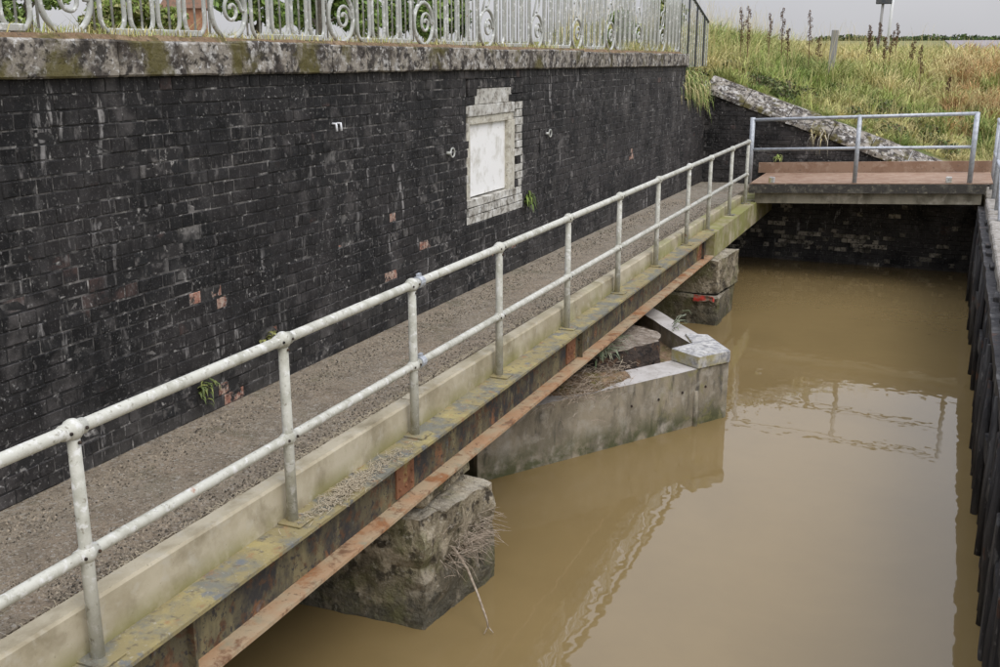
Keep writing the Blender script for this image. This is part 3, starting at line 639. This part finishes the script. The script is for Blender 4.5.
# end wall under and behind the bridge with a sloping coping
ew = thing('wing_wall', (-2, YF, ZW), 'dark brick wing wall with sloping lichened coping behind the footbridge', 'wall')
def ztop(x): return .277 - .348 * x
EB = courses(XW, .66, ZW - .2, 1.95, pitch=.09, keep=lambda u, v: v < max(.30, ztop(u)) - .03)
def eframe(u, v, n): return (u, YF - n, v)
def eframe2(u, v, n): return (u, YF - n, v)
EBr = [(u, v, Lx, H) for (u, v, Lx, H) in EB]
# mirrored winding: build with u reversed so faces look towards -Y
nearE = sorted([q for q in EBr], key=lambda q: -q[1])
def joined_e(name, bricks, m, kd): return joined_bricks(name, bricks, lambda u, v, n: (u, YF - n, v), m, ew, .006)
worn = [q for q in EBr if (ZW + .28 < q[1] < ZW + .62 and -4.0 < q[0] < -1.0 and rnd.random() < .55 + .3 * mnoise.noise(Vector((q[0] * 2, q[1] * 6, 0)))) or (q[1] < 0 and rnd.random() < .10)]
ws = set(worn)
joined_e('brick_courses', [q for q in EBr if q not in ws], M_brick, 0); joined_e('worn_bricks', worn, M_dim_brick, 0)
b = MB(); b.add([(x, y, z) for y in (YF + .009, YF + .4) for x, z in ((XW - .3, -2.2), (.9, -2.2), (.9, .28), (-.1, .30), (XW - .3, ztop(XW - .3) - .02))],
      [(0, 1, 2, 3, 4), (9, 8, 7, 6, 5), (0, 5, 6, 1), (1, 6, 7, 2), (2, 7, 8, 3), (3, 8, 9, 4), (4, 9, 5, 0)])
b.build('mortar_body', M_mortar, ew)
xs = [XW - .05, -3.9, -3.05, -2.2, -1.45, -.75, -.05]
for i in range(len(xs) - 1):
    x0, x1 = xs[i] + .008, xs[i + 1] - .008; Ls = math.hypot(x1 - x0, (x1 - x0) * .348); xc = (x0 + x1) / 2
    cs = [(-.06, 0), (-.055, .08), (.34, .33), (.46, .33), (.46, 0)]
    me = MB().add([(sx * Ls / 2, a, c) for sx in (-1, 1) for a, c in cs], [(4, 3, 2, 1, 0), (5, 6, 7, 8, 9)] + [(k, (k + 1) % 5, 5 + (k + 1) % 5, 5 + k) for k in range(5)]).mesh('coping_stone', M_coping)
    bm = bmesh.new(); bm.from_mesh(me); bmesh.ops.recalc_face_normals(bm, faces=bm.faces[:]); bm.to_mesh(me); bm.free(); rough_mesh(me, .010, 6, 20 + i, 4)
    link('coping_stone', me, ew, Matrix.Translation((xc, YF, ztop(xc))) @ Matrix.Rotation(math.atan(.348), 4, 'Y'))

# ------------------------------------------------------------ right hand quay: timber face, slabs, railing
qw = thing('timber_quay', (.7, 12, ZW), 'black wet timber quay face along the right edge of the water', 'quay wall')
y = 2.4; k = 0
while y < YF - .1:
    wd = rnd.uniform(.17, .30); x0 = .62 + rnd.uniform(-.035, .035); zt = rnd.uniform(.02, .2)
    if rnd.random() < .22: zt = rnd.uniform(-.5, -.2); x0 -= .04
    me = MB().box(x0, .74, y, y + wd - .012, -1.9, zt, ch=.012).mesh('pile', M_timber); rough_mesh(me, .014, 4, k, 3)
    link('pile', me, qw); y += wd; k += 1
b = MB()
tilted('waling', .555, .66, -.02, .12, M_timber, 2.4, YF - .3, qw, .022, 90)
tilted('waling', .57, .64, -.78, -.62, M_timber, 2.4, YF - .3, qw, .03, 90)
for i in range(26):
    y = rnd.uniform(5, 20); x = .58 + rnd.uniform(-.03, .03); z0 = rnd.uniform(-1.7, -1.3)
    me = MB().tube([(x, y, z0), (x + rnd.uniform(-.03, .02), y + rnd.uniform(-.05, .05), (z0 + .1) / 2), (x, y + rnd.uniform(-.08, .08), rnd.uniform(-.2, .12))], [.035, .04, .025], 7).mesh('fender_pole', M_timber, True)
    rough_mesh(me, .01, 6, i); link('fender_pole', me, qw)
MB().box(.742, 1.1, 2.4, YF, -2, .1).build('backing', M_timber, qw)
y = 6.; k = 0
while y < YF + 1.5:
    Ls = rnd.uniform(.8, 1.3); zt = .28 + .02 * k % .05
    me = MB().box(.66, 1.75, y + .01, y + Ls - .01, .05 if y < YF - 1.4 else .1, .27 + rnd.uniform(-.02, .03), ch=.02).mesh('quay_slab', M_slab); rough_mesh(me, .012, 4, k, 3)
    tag(link('quay_slab', me), 'worn pale edging slab on top of the timber quay at the right edge', 'slab', 'edging slabs along the right hand quay'); y += Ls; k += 1
tag(grid('quay_ground', list(np.arange(1.7, 9, .6)), list(np.arange(-2, YF + .9, 1.)), M_ground, lambda x, y: .2 + .25 * smooth((x - 1.7) / 3)), kind='structure')
qr = thing('quay_railing', (.75, 18, .28), 'grey galvanised railing standing on the right hand quay slabs', 'railing')
for y in (21.0, 19.6, 18.0): MB().tube([(.78, y, .27), (.78, y, 1.5)], .034, 10).build('post', M_galv, qr, True)
for z, r in ((1.5, .032), (.92, .028)): MB().tube([(.78, 17.9, z), (.78, 21.4, z)], r, 10).build('top_rail' if z > 1 else 'middle_rail', M_galv, qr, True)
MB().tube([(.78, 18.0, .95), (.80, 17.0, .27)], .03, 10).build('brace', M_galv, qr, True)

# ------------------------------------------------------------ vegetation
def blades(P, h, wd, lean, cols, seg=2):
    """P (n,3) roots, arrays of height/width; returns V,F(tri),C"""
    n = len(P); a = nr.uniform(0, 2 * PI, n); d = np.stack([np.cos(a), np.sin(a)], 1); bend = lean * nr.uniform(.2, 1, n) * h
    b2 = nr.uniform(0, 2 * PI, n); s = np.stack([np.cos(b2), np.sin(b2)], 1) * (wd / 2)[:, None]
    mid = P.copy(); mid[:, :2] += d * (bend * .35)[:, None]; mid[:, 2] += h * .6
    tip = P.copy(); tip[:, :2] += d * bend[:, None]; tip[:, 2] += h * (1 - .35 * lean * nr.uniform(0, 1, n))
    z0 = np.zeros((n, 1)); S = np.concatenate([s, z0], 1)
    V = np.stack([P - S, P + S, mid - S * .75, mid + S * .75, tip], 1).reshape(-1, 3)
    i = np.arange(n)[:, None] * 5; F = np.concatenate([i + [0, 1, 3], i + [0, 3, 2], i + [2, 3, 4]], 0)
    C = np.repeat(cols, 5, 0); return V, F, C
GREEN = np.array([.27, .34, .085]); STRAW = np.array([.56, .47, .22]); BROWN = np.array([.42, .26, .115]); DGREEN = np.array([.14, .19, .05])
def vn(x, y, s, k=0.): return mnoise.noise(Vector((x * s + k, y * s, k)))
def grass_field(name, n, xr, yr, hfn, label, accept=None, wd=(.006, .013)):
    P = []; H = []; C = []
    while len(P) < n:
        y = nr.uniform(*yr); x = nr.uniform(xr[0](y), xr[1](y)) if callable(xr[0]) else nr.uniform(*xr)
        if accept and not accept(x, y): continue
        g1 = vn(x, y, .45, 3); g2 = vn(x, y, 1.3, 9)
        dry = .42 + .9 * g1 + .5 * g2 + (.35 if x > -.6 else 0) * smooth((y - 24) / 4) + nr.normal(0, .18)
        c = GREEN * (1 - min(1, max(0, dry))) + STRAW * min(1, max(0, dry))
        if x > .0 and y > 25 and nr.random() < .45: c = BROWN
        if dry < .1 and nr.random() < .5: c = DGREEN
        P.append((x, y, G(x, y) - .02)); H.append(hfn(x, y) * nr.uniform(.45, 1.3) * (1 + 1.3 * g2 + .5 * vn(x, y, 3.1, 21))); C.append(c * nr.uniform(.65, 1.35))
    P = np.array(P); H = np.maximum(.06, np.array(H)); C = np.array(C); w = nr.uniform(*wd, len(P)) * (1 + P[:, 1] / 40)
    V, F, CC = blades(P, H, w, .8, C)
    o = link(name, npmesh(name, V, F, M_blade, CC)); return tag(o, label, 'grass', kind='stuff')
def bank_h(x, y): return .20 + .20 * smooth((y - YF - .8) / 3) + .16 * smooth((-3.5 - x) / 2.5)
def tussocks(nc):
    P = []; H = []; Wd = []; C = []; D = []; LN = []
    while nc > 0:
        y = nr.uniform(YF + .5, 37); x = nr.uniform(-.36 * y, .075 * y + .5)
        if y < YF + .55 + (.3 if x > -.5 else 0): continue
        nc -= 1
        g1 = vn(x, y, .45, 3); g2 = vn(x, y, 1.3, 9); dry = .30 + 1.0 * g1 + .5 * g2 + (.4 if x > -.8 else 0) * smooth((y - 24.5) / 3) + nr.normal(0, .22); dry = min(1, max(0, dry))
        base = GREEN * (1 - dry) + STRAW * dry
        if x > -.3 and y > 24.5 and nr.random() < .5: base = BROWN
        if dry < .15 and nr.random() < .45: base = DGREEN
        base = base * nr.uniform(.7, 1.35); hh = bank_h(x, y) * nr.uniform(.5, 1.45) * (1 + .8 * g2); rad = nr.uniform(.05, .16); k = int(nr.integers(14, 46)); sw = nr.uniform(0, 2 * PI)
        for _ in range(k):
            a = nr.uniform(0, 2 * PI); r = rad * nr.random() ** .5
            P.append((x + r * math.cos(a), y + r * math.sin(a), G(x, y) - .03)); t = nr.uniform(.55, 1.15); H.append(max(.05, hh * t)); Wd.append(nr.uniform(.005, .011) * (1 + y / 45))
            a2 = a + nr.normal(0, .5); D.append((math.cos(a2) + .5 * math.cos(sw), math.sin(a2) + .5 * math.sin(sw))); LN.append(nr.uniform(.25, 1.15)); C.append(base * nr.uniform(.72, 1.3))
        if nr.random() < .35:     # flowering stalks above the tuft
            for _ in range(3):
                P.append((x + nr.normal(0, rad), y + nr.normal(0, rad), G(x, y) - .03)); H.append(hh * 1.7 + .1); Wd.append(.006); D.append((nr.normal(), nr.normal())); LN.append(.2); C.append(STRAW * nr.uniform(.8, 1.25))
    P = np.array(P); h = np.array(H); wd = np.array(Wd); d = np.array(D); d /= np.linalg.norm(d, axis=1)[:, None] + 1e-6; ln = np.array(LN); n = len(P); C = np.array(C)
    b2 = nr.uniform(0, 2 * PI, n); S = np.stack([np.cos(b2), np.sin(b2), np.zeros(n)], 1) * (wd / 2)[:, None]; bend = (ln * h)[:, None]; dd = np.concatenate([d, np.zeros((n, 1))], 1); up = np.array([[0, 0, 1.]]); hz = h[:, None]
    m1 = P + dd * bend * .22 + up * hz * .5; m2 = P + dd * bend * .62 + up * hz * (.86 - .12 * ln[:, None]); tip = P + dd * bend * 1.05 + up * hz * (1.02 - .42 * ln[:, None])
    V = np.stack([P - S, P + S, m1 - S * .9, m1 + S * .9, m2 - S * .6, m2 + S * .6, tip], 1).reshape(-1, 3); i = np.arange(n)[:, None] * 7
    F = np.concatenate([i + [0, 1, 3], i + [0, 3, 2], i + [2, 3, 5], i + [2, 5, 4], i + [4, 5, 6]], 0)
    tag(link('tall_grass', npmesh('tall_grass', V, F, M_blade, np.repeat(C, 7, 0))), 'tall green and straw coloured grass on the bank behind the footbridge', 'grass', kind='stuff')
tussocks(4300)
grass_field('far_grass', 26000, (lambda y: -.40 * y, lambda y: .12 * y), (36, 70), lambda x, y: .45, 'pale rough grass of the field beyond the bank', wd=(.02, .04))
# verge grass on the soil ledge and behind the railing
def verge(n):
    P = []; H = []; C = []
    spots = [(nr.uniform(3.5, 19.5), nr.uniform(.06, .2)) for _ in range(60)] + [(5.35, .12), (5.5, .12), (7.0, .15), (7.1, .2), (8.6, .2), (16.6, .12), (16.9, .1), (17.0, .15)] * 2
    for y0, s in spots:
        k = int(n / len(spots))
        for _ in range(k):
            y = nr.normal(y0, s); x = nr.uniform(XW - .45, XW - .12)
            if not 2.7 < y < YE: continue
            P.append((x, y, zr(y) - .02)); H.append(nr.uniform(.02, .11) * (2.4 if y > 16 else 1)); d = nr.random() ** .6; C.append((GREEN * (1 - d) + STRAW * d) * nr.uniform(.6, 1.3))
    for _ in range(n):
        y = nr.uniform(3, 27); x = nr.uniform(-9, -5.1); P.append((x, y, 2.7 + SLOPE * (y - 4))); H.append(nr.uniform(.1, .35)); d = nr.random() ** 1.5; C.append((GREEN * (1 - d) + STRAW * d) * nr.uniform(.6, 1.3))
    V, F, CC = blades(np.array(P), np.array(H), nr.uniform(.004, .009, len(P)), .8, np.array(C))
    tag(link('verge_grass', npmesh('verge_grass', V, F, M_blade, CC)), 'thin grass and weeds growing along the foot of the ornate railing', 'grass', kind='stuff')
verge(4200)
def leaf_cloud(cs, n, size, cols):
    """leaf quads spread through ellipsoids cs = [(centre, radii)]"""
    V = []; C = []
    for c, r in cs:
        k = n // len(cs); u = nr.normal(size=(k, 3)); u /= np.linalg.norm(u, axis=1)[:, None]; u *= (nr.uniform(0.25, 1.05, k) ** .5)[:, None]
        p = np.array(c) + u * np.array(r); a = nr.normal(size=(k, 3)); a /= np.linalg.norm(a, axis=1)[:, None]; q = np.cross(a, nr.normal(size=(k, 3))); q /= np.linalg.norm(q, axis=1)[:, None]
        s = size * nr.uniform(.5, 1.4, k)[:, None]
        V.append(np.stack([p - a * s, p + q * s * .5, p + a * s, p - q * s * .5], 1).reshape(-1, 3)); cc = np.array(cols)[nr.integers(0, len(cols), k)] * nr.uniform(.6, 1.4, (k, 1)); C.append(np.repeat(cc, 4, 0))
    V = np.concatenate(V); C = np.concatenate(C); F = np.arange(len(V)).reshape(-1, 4); return V, F, C
def tree(name, x, y, h, rx, label, cols, n=7000, lobes=9, leaf=.11, lowz=.25):
    z = 2.7; t = thing(name, (x, y, z), label, 'tree' if 'tree' in name else 'bush', None)
    b = MB(); b.tube([(x, y, z - .3), (x + .1, y, z + h * .35), (x - .05, y + .1, z + h * .8)], [.05 * h ** .7, .035 * h ** .7, .01], 8); cs = []
    for i in range(lobes):
        a = rnd.uniform(0, 2 * PI); q = rnd.uniform(lowz, .9); rr = rx * rnd.uniform(.3, .85) * (1.15 - q * .6); c = (x + rr * math.cos(a), y + rr * math.sin(a), z + h * q)
        b.tube([(x, y, z + h * q * .6), ((x + c[0]) / 2, (y + c[1]) / 2, z + h * q * .9), c], [.03, .02, .008], 5); cs.append((c, (rx * rnd.uniform(.3, .5), rx * rnd.uniform(.3, .5), h * rnd.uniform(.12, .2))))
    b.build('trunk', M_bark, t); V, F, C = leaf_cloud(cs, n, leaf, cols); link('crown', npmesh('crown', V, F, M_leaf, C), t); return t
LG = [(.17, .25, .06), (.12, .19, .045), (.24, .31, .09)]; DG = [(.035, .06, .018), (.05, .085, .02), (.08, .12, .03)]; YG = [(.2, .24, .06), (.15, .2, .04), (.26, .25, .1)]
def at(px, d):     # point at a distance d along a picture column
    a = math.atan2(px - 500, 1077.6); yaw = R(23.12); ang = -yaw + a
    return d * math.sin(ang), d * math.cos(ang)
for px, d, h, rx, nm, lab, cols in [
    (28, 16, 1.6, .75, 'bush', 'bright green bush behind the railing at the far left', LG), (128, 15, .75, .6, 'bush', 'low yellowish bush behind the railing left of the brick hut', YG),
    (172, 19, .75, .5, 'bush', 'small yellow green bush in front of the brick hut', YG), (255, 15, 1.1, .55, 'bush', 'loose green bush behind the second scroll ring', LG),
    (318, 20, 2.4, 1.0, 'tree', 'leafy light green tree behind the railing, left of the dark one', LG), (372, 24, 3.6, 1.5, 'tree', 'dark dense tree behind the railing left of the blocked window', DG),
    (425, 21, 2.1, .9, 'tree', 'bright green small tree behind the railing, rightmost of the trees', LG), (456, 26, 2.2, .45, 'bush', 'narrow dark bush behind the railing above the blocked window', DG),
    (621, 22, .9, .35, 'bush', 'small bright green bush behind the far part of the railing', LG)]:
    x, y = at(px, d); tree(nm, x, y, h, rx, lab, cols, n=9000 if h > 2 else 4500, leaf=.06 if h > 2 else .045)
x, y = -5.9, 23.6; t = tree('bush', x, y, 1.05, .6, 'yellow green bush at the end of the ornate railing', YG, n=2500, leaf=.05)
# hut
hx, hy = at(186, 42); ht = thing('brick_hut', (hx, hy, 2.5), 'small brown brick hut with dark window behind the railing', 'hut')
ra = math.atan2(hy, hx) - PI / 2
HM = Matrix.Translation((hx, hy, 2.5)) @ Matrix.Rotation(ra, 4, 'Z')
def hp(nm, mb, m): link(nm, mb.mesh(nm, m), ht, HM)
hp('wall', MB().box(-.85, .85, 0, 2.4, -.3, 1.75), M_hut)
b = MB(); b.add([(-.85, -.12, 1.752), (.95, -.12, 1.752), (.95, 2.5, 1.752), (-.98, 2.5, 1.752), (-.5, .4, 2.35), (.95, .4, 2.35), (.95, 2.0, 2.35), (-.5, 2.0, 2.35)], [(0, 1, 5, 4), (1, 2, 6, 5), (2, 3, 7, 6), (3, 0, 4, 7), (4, 5, 6, 7), (3, 2, 1, 0)]); hp('roof', b, M_roof)
hp('window', MB().box(-.38, -.08, -.03, .1, .72, 1.02), M_win)
# broad leaved weeds low on the bank
cw = []
for px, d in [(765, 23.2), (772, 23.0), (783, 23.4), (790, 22.8), (800, 23.6), (880, 24.6), (890, 24.4), (897, 24.8), (905, 24.5), (860, 23.2), (922, 24.2), (700, 23.0), (735, 24.0), (845, 25.5), (940, 23.4), (905, 22.7), (960, 23.0)]:
    x, y = at(px, d)
    for _ in range(3): q = (x + rnd.gauss(0, .15), y + rnd.gauss(0, .1)); cw.append(((q[0], q[1], G(*q) + .14), (.22, .15, .15)))
V, F, C = leaf_cloud(cw, 5200, .035, [(.07, .10, .03), (.10, .14, .04), (.16, .18, .06), (.09, .07, .035)])
tag(link('bank_weeds', npmesh('bank_weeds', V, F, M_leaf, C)), 'dark broad leaved weeds among the bank grass', 'weeds', kind='stuff')
# dock stalks
def dock(px, d, h, label):
    x, y = at(px, d); z = G(x, y); t = thing('dock_stalk', (x, y, z), label, 'dock plant', 'brown dock seed stalks on the bank')
    lx = rnd.uniform(-.08, .08); MB().tube([(x, y, z - .05), (x + lx * .5, y, z + h * .5), (x + lx, y, z + h)], [.012, .009, .004], 6).build('stem', M_dock, t)
    V, F, C = leaf_cloud([((x + lx * q + rnd.uniform(-.04, .04) , y, z + h * q), (.045 * (1.25 - q) + .02, .06 * (1.2 - q) + .02, h * .05)) for q in np.linspace(.52, .99, 10)], 420, .016, [(.10, .052, .03)])
    me = npmesh('seed_head', V, F, M_dock); link('seed_head', me, t)
for px, d, h, lb in [(741, 26, 1.15, 'tall dark dock stalk, leftmost of all above the grass'), (748.5, 25.5, 1.1, 'dark dock stalk just right of the leftmost one'), (769, 26.5, .98, 'dark thin dock stalk, third from the left'),
    (782, 27, 1.1, 'branched dock stalk, fourth from the left'), (788, 27.5, .75, 'short dock stalk beside the branched one'), (810, 27, 1.12, 'thick dark dock stalk left of the grey fence post'), (819, 28, .65, 'short dock stalk close to the left of the fence post'),
    (866, 30, .85, 'brown dock stalk left of the white pole'), (871, 29, .85, 'thin brown dock stalk, second left of the white pole'), (885, 28, .85, 'thick brown dock stalk at the foot of the white pole'), (889, 29, .9, 'brown dock stalk just right of the white pole foot'), (895, 30, .95, 'pale brown dock stalk right of the white pole'),
    (911, 29, .75, 'brown dock stalk between white pole and tallest right stalk'), (924, 27, 1.0, 'tall dark dock stalk on the brown grass at the right'), (876, 31, .9, 'dock stalk beside the grey post left of the white pole'), (955, 27, .5, 'low dock stalk at the right, nearest the mud flat')]:
    dock(px, d, h * (1.35 if px < 830 else 1.15), lb)
# fence post, white pole with grey box
x, y = at(832, 26.5); z = G(x, y); me = MB().box(-.075, .075, -.06, .06, -.3, 1.2, ch=.015).mesh('fence_post', M_post); rough_mesh(me, .006, 5, 1, 2)
tag(link('fence_post', me, None, Matrix.Translation((x, y, z)) @ Matrix.Rotation(R(2), 4, 'Y')), 'grey wooden fence post standing in the tall grass', 'post')
x, y = at(886, 42); z = G(x, y); t = thing('signal_pole', (x, y, z), 'white pole with a grey sign box standing beyond the grass bank', 'pole')
MB().tube([(x, y, z - .3), (x + .12, y, z + 4.2)], .055, 10).build('pole', M_pole, t, True)
MB().tube([(x - .32, y + .05, z - .2), (x - .25, y + .05, z + 2.5)], .05, 8).build('side_post', M_post, t, True)
MB().box(x - .50, x + .05, y - .08, y + .04, z + 2.15, z + 2.75, ch=.02).build('sign_box', M_dark_iron, t)
# far hedge on the right horizon
V, F, C = leaf_cloud([((xx, 530 + rnd.uniform(-8, 8), G(0, 530) + .3 + rnd.uniform(-.4, .5)), (6, 3, 1.3 + rnd.random())) for xx in np.arange(-60, 160, 5)], 9000, .8, DG)
tag(link('far_hedge', npmesh('far_hedge', V, F, M_leaf, C)), 'dark hedge line on the far horizon at the right', 'hedge', kind='stuff')
# hanging weeds on the corner of the wall
def fronds(name, c, n, h, label, cols, droop, cat='plant', nrm=(1, 0, 0), wd=.012, spread=(0, .05, .03)):
    t = thing(name, c, label, cat); V = []; F = []; C = []
    for i in range(n):
        a = rnd.uniform(-1.2, 1.2); d = Vector((nrm[0] * math.cos(a) - nrm[1] * math.sin(a), nrm[0] * math.sin(a) + nrm[1] * math.cos(a), 0)); up = rnd.uniform(.3, 1); s = Vector((-d.y, d.x, 0)) * wd * rnd.uniform(.6, 1.3); p = Vector(c) + Vector((rnd.gauss(0, spread[0]), rnd.gauss(0, spread[1]), rnd.gauss(0, spread[2])))
        q = rnd.uniform(.6, 1.2) * h; pts = [p, p + d * q * .35 + Vector((0, 0, up * q * .5)), p + d * q * .7 + Vector((0, 0, (up * .6 - droop * .3) * q)), p + d * q * .85 + Vector((0, 0, (up * .4 - droop) * q))]
        b0 = len(V)
        for k, pp in enumerate(pts): f = (1, 1.6, 1.1, .1)[k]; V += [pp - s * f, pp + s * f]
        F += [(b0 + 2 * k, b0 + 2 * k + 1, b0 + 2 * k + 3, b0 + 2 * k + 2) for k in range(3)]; cc = np.array(rnd.choice(cols)) * rnd.uniform(.7, 1.4); C += [cc] * 8
    link('fronds', npmesh('fronds', np.array(V), np.array(F), M_leaf, np.array(C)), t)
fronds('wall_fern', (XW, 11.72, .95), 34, .16, 'small green fern on the bricks right of the blocked window', [(.13, .18, .03), (.08, .12, .02)], .6, wd=.008)
fronds('wall_fern', (XW, 5.60, .40), 26, .09, 'small yellow green weed at the foot of the wall near the rail', [(.2, .22, .06), (.11, .14, .04)], .5, wd=.006)
fronds('wall_fern', (XW, 6.36, .58), 14, .06, 'tiny green tuft on the wall just above the handrail', [(.2, .2, .06)], .5)
for i, (yy, zz, hh) in enumerate([(20.0, 1.95, .5), (20.5, 1.85, .55), (21.0, 1.8, .5), (21.4, 1.75, .4)]):
    fronds('hanging_weed', (XW - .04, yy, zz + .12), 110, hh * .55, ['green weed hanging at the end corner of the coping', 'straw weed hanging over the low wall past the coping end', 'green weed hanging beside the wing wall top', 'weed hanging where the two walls meet'][i], [tuple(GREEN), tuple(STRAW), tuple(DGREEN)], .9, wd=.0045, spread=(.04, .22, .13))
fronds('hanging_weed', (-2.35, YF - .06, 1.12), 16, .24, 'pale dry weed hanging over the middle of the sloping coping', [tuple(STRAW), (.5, .45, .35)], 1.6, nrm=(0, -1, 0), wd=.004, spread=(.12, .01, .06))
fronds('hanging_weed', (-3.15, YF - .01, .62), 20, .13, 'small green weed on the wing wall above the bridge deck', [tuple(GREEN), (.3, .32, .1)], .6, nrm=(0, -1, 0))
# weeds and twigs in the cutwater
def sticks(name, c, n, ext, ln, r, label, m, cat='twigs', dirf=None):
    b = MB()
    for i in range(n):
        p = Vector(c) + Vector((rnd.gauss(0, ext[0]), rnd.gauss(0, ext[1]), abs(rnd.gauss(0, ext[2])))); a = rnd.uniform(0, 2 * PI); e = rnd.uniform(-.3, .5); q = rnd.uniform(.4, 1.2) * ln
        d = dirf() if dirf else Vector((math.cos(a) * math.cos(e), math.sin(a) * math.cos(e), math.sin(e)))
        b.tube([p, p + d * q * .5 + Vector((rnd.gauss(0, .01), rnd.gauss(0, .01), .01)), p + d * q], [r, r * .8, r * .4], 4, cap=False)
    return tag(b.build(name, m), label, cat, kind='stuff')
me = MB().ball((0, 0, 0), 1, 22, 12).mesh('silt_heap', M_soil, True)
for v in me.vertices: v.co = Vector((v.co.x * .22, v.co.y * .62, v.co.z * .10)) + mnoise.noise_vector(v.co * 2.2) * .06
link('silt_heap', me, fd, Matrix.Translation((-3.34, 10.15, -.76)) @ Matrix.Rotation(R(-32), 4, 'Z'))
sticks('weed_debris', (-3.30, 10.2, -.74), 800, (.15, .42, .05), .15, .0035, 'dry weed and twig litter lying on the cutwater', M_twig)
sticks('weed_debris', (-3.5, 11.0, -.62), 160, (.14, .22, .05), .18, .004, 'grey stalks beside the driftwood slab', M_straw)
fronds('cutwater_weed', (-3.42, 10.75, -.62), 40, .42, 'pale green weed growing on the cutwater below the girder', [(.18, .22, .13), (.12, .16, .08), (.28, .28, .18)], .1, nrm=(1, -.3, 0), wd=.006)
fronds('cutwater_weed', (-2.95, 12.45, -.62), 16, .22, 'small grey green weed behind the driftwood slab', [(.25, .27, .18), (.16, .19, .1)], .1, wd=.005)
sticks('straw_litter', (-3.30, 5.25, .004), 520, (.035, .22, .006), .06, .0025, 'pale straw litter heaped on the girder flange between two posts', M_straw)
sticks('straw_litter', (-3.30, 5.80, .004), 90, (.035, .12, .006), .05, .0025, 'small straw heap on the girder flange before the clamp post', M_straw)
sticks('straw_litter', (-3.575, 5.5, .215), 900, (.012, 1.9, .004), .05, .0025, 'thin line of dead straw along the inner side of the kerb', M_straw)
# twig nest and the long branch on the near pier
sticks('twig_nest', (-3.08, 6.60, -.98), 150, (.04, .17, .10), .20, .0028, 'tangle of bare twigs sticking out from the near pier', M_twig, dirf=lambda: Vector((rnd.uniform(.05, 1), rnd.uniform(-.6, 1), rnd.uniform(-.7, .25))).normalized())
t = thing('dead_branch', (-3.1, 6.5, -1.0), 'long pale dead stalk with forked tip hanging from the near pier', 'branch')
MB().tube([(-3.12, 6.42, -.90), (-2.98, 6.36, -1.02), (-2.86, 6.28, -1.16), (-2.76, 6.22, -1.32), (-2.74, 6.20, -1.37)], [.010, .010, .009, .008, .006], 7).build('stalk', M_twig, t, True)
MB().tube([(-2.745, 6.205, -1.36), (-2.70, 6.20, -1.40)], .004, 5).tube([(-2.745, 6.205, -1.36), (-2.76, 6.17, -1.405)], .004, 5).build('fork', M_twig, t)
sticks('hanging_root', (-3.12, 6.6, -.62), 10, (.02, .1, .02), .22, .003, 'few thin stalks hanging down the near pier face', M_straw, dirf=lambda: Vector((rnd.uniform(.05, .2), rnd.uniform(-.1, .1), -1)).normalized())
MBp = MB().tube([(-3.40, 3.70, -.385), (-3.41, 3.66, -.9), (-3.42, 3.64, -2)], .022, 8).build('drain_pipe', M_timber, None, True); tag(MBp, 'thin pipe hanging below the girder at the lower left', 'pipe')
# loose chippings and leaf litter on the path
n = 17000; yy = 3.2 + 15 * nr.random(n) ** 1.4; xx = -3.60 - .95 * nr.random(n) ** 1.3; s = nr.uniform(.003, .011, n) * (1 + yy / 25)
zz = np.array([zp(v) for v in yy]) + .006
tet = np.array([[1, 0, -.4], [-.5, .87, -.4], [-.5, -.87, -.4], [0, 0, .7]]); ang = nr.uniform(0, 6.28, n); ca, sa = np.cos(ang), np.sin(ang)
rot = np.stack([np.stack([ca, -sa, 0 * ca], 1), np.stack([sa, ca, 0 * ca], 1), np.stack([0 * ca, 0 * ca, 1 + 0 * ca], 1)], 1)
V = np.einsum('nij,kj->nki', rot, tet) * s[:, None, None] + np.stack([xx, yy, zz], 1)[:, None, :]
F = (np.arange(n)[:, None, None] * 4 + np.array([[0, 1, 3], [1, 2, 3], [2, 0, 3]])[None]).reshape(-1, 3)
CC = np.repeat(np.array([[.40, .33, .235]]) * nr.uniform(.2, 2.0, (n, 1)), 4, 0)
tag(link('loose_chippings', npmesh('loose_chippings', V.reshape(-1, 3), F, M_pebble, CC)), 'loose grey brown chippings scattered over the path', 'gravel', kind='stuff')
